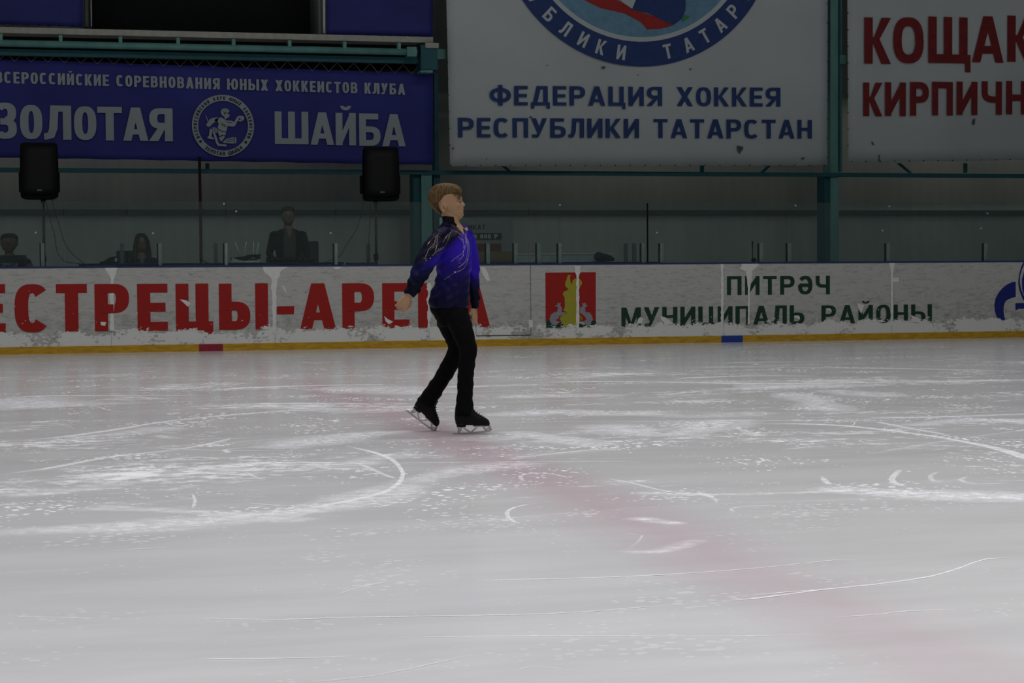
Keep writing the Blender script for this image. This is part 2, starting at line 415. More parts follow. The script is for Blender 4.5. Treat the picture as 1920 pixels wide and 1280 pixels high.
def glyph(ch, W, s, t):
    """W normal width, s stem, t bar (fractions of cap height). returns polys, advance width"""
    w = W
    if ch == ' ': return [], W*0.55
    if ch == '-': w = W*0.62; return [rect(0, 0.38, w, 0.38+t*1.15)], w
    if ch in 'АA':
        w = W*1.1; b = s*0.56; k = 1/(w/2-b); yk = min((w/2-s)*k, 0.96)
        L = [(0, 0), (s, 0), (w/2, yk), (w/2, 1), (w/2-b, 1)]
        y0, y1 = 0.19, 0.19+t*0.9; xi = lambda y: s+y/k
        return [L, [(w-x, y) for x, y in L][::-1], [(xi(y0)-.02, y0), (w-xi(y0)+.02, y0), (w-xi(y1)+.02, y1), (xi(y1)-.02, y1)]], w
    if ch == 'Б': return [rect(0, 0, s, 1), rect(s, 1-t, w*.9, 1)]+bowl(s*.5, 0, 0.6, w, s, t), w
    if ch == 'В': return [rect(0, 0, s, 1)]+bowl(s*.5, 0.5-t/2, 1, w*.95, s, t)+bowl(s*.5, 0, 0.5+t/2, w, s, t), w
    if ch == 'Д':
        w = W*1.2; f = s*.75
        return [rect(0, 0, w, t), rect(0, -.17, f, t), rect(w-f, -.17, w, t), rect(w-f*.6-s, 0, w-f*.6, 1), rect(w*.3, 1-t, w-f*.6, 1),
                [(f*.5, t*.5), (f*.5+s, t*.5), (w*.3+s, 1), (w*.3, 1)]], w
    if ch == 'Е': w = W*.86; return [rect(0, 0, s, 1), rect(s, 0, w, t), rect(s, 1-t, w, 1), rect(s, .5-t/2, w*.93, .5+t/2)], w
    if ch == 'З':
        w = W*.92; o = arc(w/2, .5+(.5-t/2)/2+t/4, w*.48, (.5+t/2)/2, -90, 150, s, t)
        o += arc(w/2, (.5+t/2)/2, w*.5, (.5+t/2)/2, -150, 90, s, t)
        return o+[rect(w*.3, .5-t/2, w*.52, .5+t/2)], w
    if ch in 'ИЙ':
        o = [rect(0, 0, s, 1), rect(w-s, 0, w, 1), [(s*.9, .03), (w-s*.9, .60), (w-s*.9, .97), (s*.9, .40)]]
        if ch == 'Й': o += arc(w/2, 1.22, w*.27, .14, 180, 360, s*.55, t*.55, 2)
        return o, w
    if ch == 'К':
        d = s*1.12
        return [rect(0, 0, s, 1), [(s*.9, .44), (w-d, 1), (w, 1), (s*.9+d*.55, .44)], [(s*.9, .56), (s*.9+d*.62, .62), (w, 0), (w-d, 0), (s*.9, .5)]], w
    if ch == 'Л':
        return [rect(w-s, 0, w, 1), rect(w*.22, 1-t, w, 1), [(w*.22, 1), (w*.22+s, 1), (w*.20+s*.9, .32), (w*.12+s*.75, .06), (w*.10, 0), (-.02, 0), (-.02, t), (w*.12, t*1.15), (w*.17, .34)]], w
    if ch == 'М':
        w = W*1.28
        return [rect(0, 0, s*.95, 1), rect(w-s*.95, 0, w, 1), [(0, 1), (s*1.15, 1), (w/2+s*.3, 0.02), (w/2-s*.3, 0.02)], [(w, 1), (w-s*1.15, 1), (w/2-s*.3, 0.02), (w/2+s*.3, 0.02)]], w
    if ch == 'Н': return [rect(0, 0, s, 1), rect(w-s, 0, w, 1), rect(s, .5-t/2, w-s, .5+t/2)], w
    if ch in 'О0': 
        if ch == '0': w = W*.9
        return arc(w/2, .5, w/2, .5, 0, 360, s, t, 2.5, 28), w
    if ch == 'П': return [rect(0, 0, s, 1), rect(w-s, 0, w, 1), rect(s, 1-t, w-s, 1)], w
    if ch == 'Р': return [rect(0, 0, s, 1)]+bowl(s*.5, .38, 1, w, s, t), w
    if ch == 'С': return arc(w/2, .5, w/2, .5, 42, 318, s, t, 2.7, 24), w
    if ch == 'Т': w = W*.95; return [rect((w-s)/2, 0, (w+s)/2, 1), rect(0, 1-t, w, 1)], w
    if ch == 'У':
        d = s*1.08; w = W*1.02
        return [[(w-d, 1), (w, 1), (w*.52, .12), (w*.42, 0), (w*.05, 0), (w*.05, t), (w*.30, t), (w*.36, .2)], [(0, 1), (d, 1), (w*.5+s*.35, .38), (w*.5-s*.5, .28)]], w
    if ch == 'Ф':
        w = W*1.35; return arc(w/2, .52, w/2, .37, 0, 360, s*.95, t, 2.2, 24)+[rect((w-s)/2, -.02, (w+s)/2, 1.04)], w
    if ch == 'Х':
        d = s*1.15; w = W*1.08
        return [[(0, 0), (d, 0), (w, 1), (w-d, 1)], [(w-d, 0), (w, 0), (d, 1), (0, 1)]], w
    if ch == 'Ц': return [rect(0, 0, s, 1), rect(w-s, 0, w, 1), rect(0, 0, w+s*.35, t), rect(w-s*.35, -.18, w+s*.35, t)], w+s*.35
    if ch == 'Ч': return [rect(w-s, 0, w, 1), rect(0, .62, s, 1)]+arc(w*.55, .66, w*.55, .30, 180, 270, s, t, 2.4)+[rect(w*.5, .36, w-s*.5, .36+t)], w
    if ch in 'ШЩ':
        w = W*1.5; o = [rect(0, 0, s, 1), rect((w-s)/2, 0, (w+s)/2, 1), rect(w-s, 0, w, 1), rect(0, 0, w, t)]
        if ch == 'Щ': o += [rect(w-s*.3, -.19, w+s*.35, t), rect(w-s, 0, w+s*.35, t)]; return o, w+s*.35
        return o, w
    if ch in 'ЬЫ':
        o = [rect(0, 0, s, 1)]+bowl(s*.5, 0, .61, w, s, t)
        if ch == 'Ы': g_ = W*.16; return o+[rect(w+g_, 0, w+g_+s, 1)], w+g_+s
        return o, w
    if ch == 'Ю':
        x0 = s*1.55; return [rect(0, 0, s, 1), rect(s, .5-t/2, x0+s*.5, .5+t/2)]+arc(x0+w/2, .5, w/2, .5, 0, 360, s, t, 2.5, 24), w+x0
    if ch == 'Я':
        d = s*1.1
        return mir([rect(0, 0, s, 1)]+bowl(s*.5, .38, 1, w, s, t), w)+[[(-.02, 0), (d, 0), (w-s*.9+.02, .45), (w-s*.9-d*.75, .45)]], w
    if ch == 'Ә':
        o = arc(w/2, .5, w/2, .5, -180, 142, s, t, 2.4, 24)
        return o+[rect(s*.3, .5-t/2, w-s*.3, .5+t/2)], w
    if ch == '5':
        w = W*.88; return [rect(.06, 1-t, w*.95, 1), rect(.06, .5, .06+s, 1), rect(.06, .5, w*.45, .5+t)]+arc(w*.45, .32, w*.55, .32, -150, 90, s, t), w
    return [rect(0, 0, w, 1)], w
def text_polys(txt, W, s, t, gap, total=None):
    """2-D polys for a line, cap height 1; stretched in x so the line is `total` long"""
    x = 0; out = []
    for ch in txt:
        p, w = glyph(ch, W, s, t)
        out.append((x, w, p)); x += w+gap
    L = x-gap; k = (total/L) if total else 1
    return [([[((xx+x0)*k, yy) for xx, yy in poly] for poly in p], (x0+w/2)*k) for x0, w, p in out], L*k
class Letters:
    """collects the letters of one print; each becomes a part of its own"""
    def __init__(s): s.l = []
    def glyph(s, polys3):
        b = MB()
        for i, p in enumerate(polys3): b.poly([q+Vector((0, -.00035*i, 0)) for q in p])
        s.l.append(b)
    def build(s, name, m, parent, fixn=False):
        for b in s.l:
            if b.v: b.build('letter', m, parent, fixn=False)
def write_line(mb, txt, P0, P1, cap, W=.62, s=.2, t=.17, gap=.12, dy=-0.004):
    P0, P1 = Vector(P0), Vector(P1); u = (P1-P0); L = u.length; u.normalize()
    polys, _ = text_polys(txt, W, s, t, gap, L/cap)
    off = Vector((0, dy, 0))
    for ps, _c in polys: mb.glyph([[P0+u*(x*cap)+ZD*(y*cap)+off for x, y in poly] for poly in ps])
def ring_text(mb, chars, C, r, cap, inward, W=.62, s=.18, t=.15, off=0):
    """chars: list of (char, angle deg from +X ccw). inward: tops point to the centre (lower arc)"""
    for ch, a in chars:
        p, w = glyph(ch, W, s, t); a_ = math.radians(a)
        rd = Vector((math.cos(a_), 0, math.sin(a_)))
        up = -rd if inward else rd
        rt = Vector((up.z, 0, -up.x))
        base = C+rd*r
        mb.glyph([[base+rt*((x-w/2)*cap)+up*((y-.5)*cap)+Vector((0, off, 0)) for x, y in poly] for poly in p])
def disc(mb, C, r0, r1, off, n=96):
    pts = [(math.cos(2*math.pi*k/n), math.sin(2*math.pi*k/n)) for k in range(n)]
    for k in range(n):
        c, s_ = pts[k]; c2, s2 = pts[(k+1) % n]
        q = [C+Vector((c*r1, off, s_*r1)), C+Vector((c2*r1, off, s2*r1))]
        q += [C+Vector((c2*r0, off, s2*r0)), C+Vector((c*r0, off, s_*r0))] if r0 > 0 else [C+Vector((0, off, 0))]
        mb.poly(q)
def pxpoly(mb, pts, Y, off=0):
    mb.poly([at(x, y, Y)+Vector((0, off, 0)) for x, y in pts])

# ------------------------------------------------------------------ the setting
YB, YC, YW = 28.15, 28.4, 29.6
def zat(px, py, Y): return at(px, py, Y).z
# ice: a grid with a paint attribute for the red line
def ice_floor():
    xs = np.linspace(-14, 30, 221); ys = np.concatenate([np.linspace(-3, 3, 7)[:-1], np.linspace(3, 25.0, 221)])
    X, Y = np.meshgrid(xs, ys); V = np.stack([X.ravel(), Y.ravel(), np.zeros(X.size)], 1)
    nx = len(xs); idx = np.arange(X.size).reshape(X.shape)
    Fc = np.stack([idx[:-1, :-1].ravel(), idx[:-1, 1:].ravel(), idx[1:, 1:].ravel(), idx[1:, :-1].ravel()], 1)
    me = bpy.data.meshes.new('floor'); me.from_pydata(V.tolist(), [], Fc.tolist()); me.update()
    line = [ice(*p) for p in ((430, 662), (600, 728), (690, 755), (877, 837), (960, 876), (1110, 936), (1260, 1009), (1410, 1079), (1560, 1146), (1710, 1214), (1900, 1300))]
    ly = np.array([p.y for p in line])[::-1]; lx = np.array([p.x for p in line])[::-1]
    d = np.abs(V[:, 0]-np.interp(V[:, 1], ly, lx))
    a = np.clip(1-(d-0.06)/0.30, 0, 1); a = a*a*(3-2*a)
    a *= np.interp(V[:, 1], [4.5, 6.5, 9, 11, 15, 19], [.36, .50, .66, .70, .72, .10])
    at_ = me.attributes.new('paint', 'FLOAT', 'POINT'); at_.data.foreach_set('value', a.astype(np.float32))
    return mkobj('floor', me, M['ice'])
floor = structure(ice_floor())
b = MB(); b.box((-14, 25.06, -0.05), (30, YW, 0.15)); structure(b.build('floor', M['concrete']))
b = MB(); b.box((-14, YW, 0), (30, YW+0.2, 12)); wall = structure(b.build('wall_back', M['wall']))
zl = zat(960, 397, YW)
b = MB(); b.box((-14, YW-0.04, zl-0.05), (30, YW, zl+0.03)); structure(b.build('trim_1', M['postd']))
# teal girt along the wall, hung on the columns
zg = zat(960, 324, YC)
b = MB(); b.box((-14, YC-0.05, zg-0.035), (30, YC+0.03, zg+0.03)); structure(b.build('trim_2', M['teal_dark']))
# short braces between the girt and the frame the posters hang on
for i, (xa, xb) in enumerate(((938, 960), (1317, 1317), (1447, 1429), (1686, 1708), (1811, 1811), (389, 389))):
    P, Q = at(xa, 306, YC), at(xb, 324, YC); P.y = Q.y = YC
    d = Vector((0.028, 0, 0)); b = MB(); b.prism([P-d, P+d, Q+d, Q-d], (0, 0.04, 0)); structure(b.build('trim_3', M['teal_dark']))
# columns
def column(name, segs):
    b = MB()
    for x0, x1, yt, yb, Y, dp in segs:
        a, c = at(x0, yt, Y), at(x1, yb, Y); b.box((a.x, Y, a.z), (c.x, Y+dp, max(c.z, 0.15)))
    return b
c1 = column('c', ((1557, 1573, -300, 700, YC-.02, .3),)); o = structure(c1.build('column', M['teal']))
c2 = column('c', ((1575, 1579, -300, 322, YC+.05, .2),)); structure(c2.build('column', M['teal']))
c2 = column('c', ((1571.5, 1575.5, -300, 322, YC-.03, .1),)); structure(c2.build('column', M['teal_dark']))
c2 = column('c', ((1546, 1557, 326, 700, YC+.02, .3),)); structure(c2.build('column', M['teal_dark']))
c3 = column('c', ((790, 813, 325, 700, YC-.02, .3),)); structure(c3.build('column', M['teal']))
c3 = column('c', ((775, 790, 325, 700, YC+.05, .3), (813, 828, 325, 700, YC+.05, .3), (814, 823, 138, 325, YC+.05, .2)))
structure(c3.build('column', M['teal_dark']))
# balcony: slab edge, room behind, pipe rail, corner block
def band(px0, py0, px1, py1, thick, Y, dep, name, m):
    a, c = at(px0, py0, Y), at(px1, py1, Y); a2, c2 = at(px0, py0+thick, Y), at(px1, py1+thick, Y)
    z1 = (a.z+c.z)/2; z0 = (a2.z+c2.z)/2; b = MB(); b.box((a.x, Y, z0), (c.x, Y+dep, z1)); return b.build(name, m)
structure(band(-60, 46, 812, 72, 11, 27.9, 1.7, 'trim_4', M['slab']))
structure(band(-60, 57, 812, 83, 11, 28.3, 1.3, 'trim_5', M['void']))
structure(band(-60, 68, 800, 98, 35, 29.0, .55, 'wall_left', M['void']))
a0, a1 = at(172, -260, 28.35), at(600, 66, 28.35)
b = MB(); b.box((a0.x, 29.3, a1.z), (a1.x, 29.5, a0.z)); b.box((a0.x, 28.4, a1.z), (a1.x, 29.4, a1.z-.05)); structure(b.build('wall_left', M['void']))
for (xa, xb, mm) in ((155, 166, 'concrete'), (166, 172.5, 'slab'), (597, 600, 'slab'), (603, 610, 'post')):
    p, q = at(xa, -260, 28.1), at(xb, 62 if xa > 400 else 50, 28.1)
    b = MB(); b.box((p.x, 28.1, q.z), (q.x, 28.25, p.z)); structure(b.build('window_1', M[mm]))
# teal pipe with clamps
pr = empty('pipe_rail', at(400, 92, 27.85), 'long teal pipe with small clamps running under the balcony slab edge', 'pipe')
p0, p1 = at(-60, 74, 27.85), at(782, 103, 27.85); zz = (p0.z+p1.z)/2
MB().tube([(p0.x, 27.85, zz), (p1.x, 27.85, zz)], 0.05, 12).build('pipe', M['teal'], pr, True)
q0 = at(762, 100, 27.85); q1 = at(780, 100, 27.85)
MB().box((q0.x, 27.79, zz-.07), (q1.x, 27.92, zz+.07)).build('end_plate', M['teal'], pr)
for px in (2, 114, 226, 334, 438, 543, 646, 748):
    c = at(px, 90, 27.83); MB().box((c.x-.024, 27.80, zz+.03), (c.x+.024, 27.90, zz+.125)).build('clamp', M['teal'], pr)
p0, p1 = at(-60, 92, 28.0), at(815, 118, 28.0); z2 = (p0.z+p1.z)/2
b = MB(); b.box((p0.x, 28.0, z2-.045), (p1.x, 28.1, z2+.045)); tag(b.build('steel_beam', M['teal_dark']), 'dark teal steel beam just below the long teal pipe under the balcony', 'beam')
cb = empty('column_bracket', at(805, 105, 28.0), 'dark teal bracket box at the balcony corner above the blue banner', 'bracket')
p, q = at(789, 84, 27.8), at(821, 131, 27.8)
MB().box((p.x, 27.8, q.z), (q.x, 28.2, p.z)).build('box', M['teal_dark'], cb)
p, q = at(798, 80, 27.75), at(823, 90, 27.75); MB().box((p.x, 27.76, q.z), (q.x, 27.8, p.z)).build('top_plate', M['slab'], cb)
p, q = at(789, 131, 27.75), at(812, 136, 27.75); MB().box((p.x, 27.77, q.z), (q.x, 28.0, p.z)).build('bottom_plate', M['teal'], cb)
b = MB(); p, q = at(820, 92, 28.3), at(836, 111, 28.3); b.box((p.x, 28.3, q.z), (q.x, 28.4, p.z)); structure(b.build('trim_6', M['teal']))
b = MB(); p, q = at(1578, 102, 28.3), at(1589, 119, 28.3); b.box((p.x, 28.36, q.z), (q.x, 28.46, p.z)); structure(b.build('trim_6', M['teal']))

# ------------------------------------------------------------------ banners
def cloth(name, corners, Y, m, parent=None, amp=0.008, nx=40, nz=16, seed=1, thick=0.004):
    """corners TL TR BR BL in photo pixels on the plane Y"""
    P = [at(x, y, Y) for x, y in corners]; rnd = random.Random(seed)
    ph = [rnd.uniform(0, 6.28) for _ in range(6)]
    b = MB(); V = []; 
    for side in (0, 1):
        for j in range(nz+1):
            for i in range(nx+1):
                u, v = i/nx, j/nz
                p = (P[0]*(1-u)+P[1]*u)*(1-v)+(P[3]*(1-u)+P[2]*u)*v
                d = amp*(math.sin(u*19+ph[0]+v*3)+.7*math.sin(u*8-v*7+ph[1])+.5*math.sin(v*11+u*5+ph[2]))
                sag = 0.012*math.sin(u*60)*(1 if j in (0, nz) else 0)*(-1 if j == 0 else 1)*.4
                V.append((p.x, Y+d*.5+side*thick, p.z+sag))
    n1 = (nx+1)*(nz+1); Fc = []
    for s_ in (0, 1):
        for j in range(nz):
            for i in range(nx):
                q = [s_*n1+j*(nx+1)+i, s_*n1+j*(nx+1)+i+1, s_*n1+(j+1)*(nx+1)+i+1, s_*n1+(j+1)*(nx+1)+i]
                Fc.append(q if s_ else q[::-1])
    edge = [j for j in range(nx+1)]+[(j)*(nx+1)+nx for j in range(1, nz+1)]+[nz*(nx+1)+i for i in range(nx-1, -1, -1)]+[j*(nx+1) for j in range(nz-1, 0, -1)]
    for k in range(len(edge)):
        a, c = edge[k], edge[(k+1) % len(edge)]; Fc.append([a, c, c+n1, a+n1])
    b.add(V, Fc); return b.build(name, m, parent, True, fixn=False)
def put(mb, ch, x0, x1, yb, yt, Y, s, t, off=-.03):
    A, B, T = at(x0, yb, Y), at(x1, yb, Y), at(x0, yt, Y); cap = T.z-A.z; need = (B.x-A.x)/cap
    w1 = glyph(ch, .5, s, t)[1]; w2 = glyph(ch, .8, s, t)[1]; W = .5+(need-w1)/((w2-w1)/.3)
    p, w = glyph(ch, W, s, t); k = need/w
    mb.glyph([[Vector((A.x+x*k*cap, Y+off, A.z+y*cap)) for x, y in poly] for poly in p])
def line(mb, txt, x0, yb0, x1, yb1, cap_px, Y, **kw):
    A, B = at(x0, yb0, Y), at(x1, yb1, Y); cap = at(x0, yb0-cap_px, Y).z-A.z
    write_line(mb, txt, A, B, cap, **kw)
_ey = None
def eyelets(parent, pts, Y):
    global _ey
    for x, y in pts:
        c = at(x, y, Y)
        if _ey is None:
            b = MB(); b.tube([(0, 0, 0), (0, -.012, 0)], .010, 8); _ey = b.build('eyelet', M['eyelet'], parent); _ey.location = (c.x, Y-.012, c.z); _ey.matrix_parent_inverse = parent.matrix_basis.inverted()
        else:
            e = _ey.copy(); COL.objects.link(e); e.parent = parent; e.matrix_parent_inverse = parent.matrix_basis.inverted(); e.location = (c.x, Y-.012, c.z)
# 1 the long blue one
bb = empty('banner', at(400, 300, YB), 'long blue banner with white lettering and a round puck emblem below the balcony', 'banner')
cloth('cloth', [(-60, 109), (812, 138), (812, 309), (-60, 294)], YB, M['bluecloth'], bb, amp=.012, seed=3)
t = Letters()
line(t, 'ВСЕРОССИЙСКИЕ СОРЕВНОВАНИЯ ЮНЫХ ХОККЕИСТОВ КЛУБА', -9, 155.5, 759, 178, 21.5, YB, W=.60, s=.23, t=.17, gap=.15, dy=-.03)
for ch, x0, x1 in (('З', -12, 32), ('О', 38, 80), ('Л', 84, 134), ('О', 139, 181), ('Т', 183, 229), ('А', 231, 278), ('Я', 280, 324)):
    put(t, ch, x0, x1, 261+(x0-38)*.0155, 196.5+(x0-38)*.026, YB, .24, .18)
for ch, x0, x1 in (('Ш', 515, 578), ('А', 582, 626), ('Й', 629, 667), ('Б', 673, 713), ('А', 716, 760)):
    put(t, ch, x0, x1, 270+(x0-515)*.021, 209+(x0-515)*.024, YB, .215, .18)
t.build('lettering', M['print_white'], bb, fixn=False)
C = at(418, 236, YB); u = (at(476, 236, YB)-C).x
e = MB(); disc(e, C, u*.80, u, -.03)
def gp(pts): e.poly([C+Vector(((x-670)/500*u, -.03, -(y-645)/500*u)) for x, y in pts])
def gpd(mb, pts): mb.poly([C+Vector(((x-670)/500*u, -.034, -(y-645)/500*u)) for x, y in pts])
gp([(632, 420), (645, 385), (690, 362), (740, 368), (775, 400), (765, 425), (735, 440), (780, 470), (765, 505), (735, 520), (700, 545), (690, 500), (660, 480), (638, 450)])
gp([(610, 515), (650, 510), (700, 545), (740, 560), (800, 560), (870, 590), (880, 620), (850, 655), (790, 655), (745, 645), (730, 700), (715, 745), (640, 740), (580, 690), (600, 620), (590, 590), (560, 585), (530, 565), (540, 540)])
gp([(455, 545), (500, 520), (560, 510), (600, 520), (580, 580), (530, 590), (500, 615), (450, 665), (400, 650), (405, 610), (430, 590)])
gp([(895, 500), (930, 480), (990, 480), (1015, 510), (1000, 550), (950, 575), (900, 560), (885, 600), (850, 580)])
gp([(580, 690), (640, 740), (715, 745), (700, 830), (670, 800), (620, 830), (590, 770)]); gp([(500, 665), (575, 690), (575, 760), (520, 750), (500, 720)])
gp([(605, 830), (650, 790), (700, 800), (690, 840), (640, 900), (610, 870)]); gp([(715, 855), (840, 825), (845, 930), (715, 925)]); gp([(855, 830), (880, 830), (880, 925), (855, 925)])
gp([(500, 745), (535, 745), (600, 935), (720, 945), (715, 978), (580, 970), (555, 930)]); gp([(455, 700), (480, 690), (500, 730), (480, 820), (520, 850), (520, 870), (420, 850), (415, 830), (440, 810)])
gp([(390, 485), (398, 482), (440, 590), (425, 590)]); gp([(660, 905), (710, 860), (710, 925), (680, 925)])
pe_ = e.build('puck_emblem', M['print_white'], bb, fixn=False)
ink = []
for l in ([(640, 600), (720, 640), (722, 650), (640, 612)], [(640, 625), (715, 660), (716, 668), (640, 636)], [(580, 685), (650, 730), (712, 740), (712, 750), (645, 742), (580, 698)],
          [(720, 580), (810, 590), (810, 598), (720, 588)], [(725, 870), (835, 855), (835, 862), (725, 877)], [(725, 895), (835, 885), (835, 892), (725, 902)],
          [(670, 400), (700, 440), (735, 400), (700, 470), (680, 430)], [(920, 525), (945, 520), (955, 545), (930, 555)], [(520, 690), (560, 695), (560, 705), (520, 700)], [(520, 720), (565, 725), (565, 735), (520, 730)]):
    d = MB(); gpd(d, l); d.build('emblem_ink', M['darkink'], pe_, fixn=False)
def spread(txt, a0, a1): return [(c, a0+(a1-a0)*i/(len(txt)-1)) for i, c in enumerate(txt) if c != ' ']
rt_ = Letters()
ring_text(rt_, spread('ВСЕРОССИЙСКИЙ КЛУБ ЮНЫХ ХОККЕИСТОВ', 205, -24), C, u*.895, u*.105, False, W=.66, s=.24, t=.2, off=-.034)
ring_text(rt_, spread('ЗОЛОТАЯ ШАЙБА', 232, 309), C, u*.90, u*.12, True, W=.66, s=.22, t=.18, off=-.034)
for a in (215, -36): 
    p = C+Vector((math.cos(math.radians(a))*u*.895, 0, math.sin(math.radians(a))*u*.895)); d = MB(); disc(d, p, 0, u*.045, -.034, 14); d.build('emblem_dot', M['darkink'], pe_, fixn=False)
rt_.build('l', M['darkink'], pe_)
lace = MB(); xs_ = np.arange(-50, 812, 15.5); pts = []
for i, x in enumerate(xs_):
    yt = 93+x*.029+6; yb = 111+x*.0325+3
    pts.append(at(x, yb if i % 2 else yt, YB-.05))
lace.tube(pts, .0055, 4).build('lacing_cord', M['rope'], bb)
# 2 the white federation poster
wp = empty('banner', at(1196, 310, YB), 'white poster with navy lettering and a large round emblem, between the two teal columns', 'banner')
cloth('cloth', [(826, -480), (1553, -480), (1551.5, 310), (844, 312)], YB, M['poster'], wp, amp=.012, nz=30, seed=5)
t = Letters()
line(t, 'ФЕДЕРАЦИЯ ХОККЕЯ', 917, 197.5, 1462, 200, 36.5, YB, W=.66, s=.19, t=.165, gap=.13, dy=-.03)
line(t, 'РЕСПУБЛИКИ ТАТАРСТАН', 858, 257.5, 1521, 260, 36.5, YB, W=.66, s=.19, t=.165, gap=.13, dy=-.03)
t.build('lettering', M['navy_print'], wp, fixn=False)
C = at(1196, -151, YB); k = (at(1296, -151, YB)-C).x/100
e = MB(); disc(e, C, 216*k, 260*k, -.03); er_ = e.build('emblem_ring', M['navy_print'], wp, fixn=False)
e = MB(); disc(e, C, 0, 208*k, -.028); e.build('emblem_field', M['sky_print'], wp, fixn=False)
e = MB(); disc(e, C, 208*k, 216*k, -.029)
def ang(px, py): p = at(px, py, YB)-C; return math.degrees(math.atan2(p.z, p.x))
low = [('Б', 1036, 21), ('Л', 1066, 45), ('И', 1099, 61), ('К', 1130, 74), ('И', 1166, 81), ('Т', 1246, 75), ('А', 1282, 66), ('Т', 1311, 51), ('А', 1340, 35), ('Р', 1364, 12)]
A = [(c, ang(x, y)) for c, x, y in low]
st = (A[1][1]-A[0][1])*1.02
A += [(c, A[0][1]-st*(i+1)) for i, c in enumerate('УПСЕР')] + [(c, A[9][1]+st*(i+1)) for i, c in enumerate('СТАН')]
rt_ = Letters(); ring_text(rt_, A, C, 238*k, 26*k, True, W=.62, s=.19, t=.17, off=-.034)
e.build('emblem_white', M['poster'], wp, fixn=False); e = MB(); pxpoly(e, [(1150, -10), (1195, -10), (1184, 17), (1168, 6)], YB, -.036)
e.build('emblem_white', M['poster'], wp, fixn=False); rt_.build('l', M['poster'], er_)
e = MB(); pxpoly(e, [(1068, -12), (1115, -12), (1160, 2), (1190, 20), (1250, 38), (1262, 48), (1240, 54), (1212, 56), (1200, 42), (1170, 26), (1125, 16)], YB, -.033)
e.build('emblem_ribbon', M['brightred'], wp, fixn=False)
e = MB(); pxpoly(e, [(1190, -14), (1284, -14), (1284, 20), (1277, 36), (1262, 47), (1250, 43), (1215, 26), (1180, 18)], YB, -.035)
e.build('emblem_figure', M['navy_print'], wp, fixn=False)
e = MB(); pxpoly(e, [(1281, 28), (1292, 31), (1288, 36), (1276, 42)], YB, -.033); e.build('emblem_leaf', M['grn_print'], wp, fixn=False)
eyelets(wp, [(845+x, 310-(x > 500)*0) for x in range(0, 705, 28)]+[(835+y*.028, y) for y in range(24, 300, 31)]+[(1551, y) for y in range(7, 300, 36)], YB)
# tears and scuffs on the poster
t = MB()
for x, y, s_ in ((1130, 127, 5), (1387, 279, 6), (1025, 123, 2), (1293, 130, 3), (994, 220, 3.5), (848, 278, 3), (1504, 297, 4), (1195, 141, 2), (911, 298, 2)):
    pxpoly(t, [(x-s_, y), (x-s_*.2, y-s_*.5), (x+s_, y-s_*.3), (x+s_*.4, y+s_*.6)], YB, -.03)
pxpoly(t, [(1380, 273), (1392, 275), (1386, 289), (1382, 283)], YB, -.031)
t.build('tear', M['postd'], wp, fixn=False)
# 3 the right poster
rp = empty('banner', at(1750, 303, YB), 'white poster with dark red lettering at the right edge', 'banner')
cloth('cloth', [(1588, -480), (2260, -480), (2260, 295), (1590, 304.5)], YB, M['poster'], rp, amp=.010, nz=30, seed=8)
t = Letters()
for ch, x0, x1 in (('К', 1619, 1669), ('О', 1673, 1730), ('Щ', 1739, 1818), ('А', 1821, 1880), ('К', 1887, 1938)):
    put(t, ch, x0, x1, 119.5-(x0-1619)*.013, 33-(x0-1619)*.013, YB, .20, .19)
for ch, x0, x1 in (('К', 1617, 1653), ('И', 1658, 1697), ('Р', 1705, 1740), ('П', 1746, 1785), ('И', 1792, 1831), ('Ч', 1839, 1877), ('Н', 1885, 1924)):
    put(t, ch, x0, x1, 218-(x0-1617)*.014, 155-(x0-1617)*.011, YB, .20, .19)
t.build('lettering', M['red_print'], rp, fixn=False)
eyelets(rp, [(1592+x, 303-x*.013) for x in range(4, 330, 27)]+[(1589, y) for y in range(25, 300, 31)], YB)
t = MB()
pxpoly(t, [(1822, 224), (1827, 222), (1826, 234), (1821, 233)], YB, -.031); pxpoly(t, [(1632, 264), (1636, 268), (1638, 273), (1634, 271)], YB, -.031)
pxpoly(t, [(1646, 290), (1648, 290), (1648, 303), (1646, 303)], YB, -.031)
t.build('tear', M['postd'], rp, fixn=False)
# tarpaulins on the balcony front
for nm, cs, lab in (('a', [(-60, -260), (152, -260), (155, 51), (-60, 43)], 'dark blue tarpaulin left of the black balcony opening'), ('b', [(612, -260), (811, -260), (812, 69), (612, 66)], 'dark blue tarpaulin right of the black balcony opening')):
    tb = empty('tarpaulin', at((cs[2][0]+cs[3][0])/2, 60, 28.05), lab, 'tarpaulin', 'blue tarpaulins on the balcony')
    cloth('sheet', cs, 28.05, M['bluetarp'], tb, amp=.015, nx=20, nz=20, seed=len(lab))
    eyelets(tb, [(x, 47+(x > 400)*18) for x in range(max(int(cs[3][0]), 0)+10, int(cs[2][0]), 19)], 28.03)

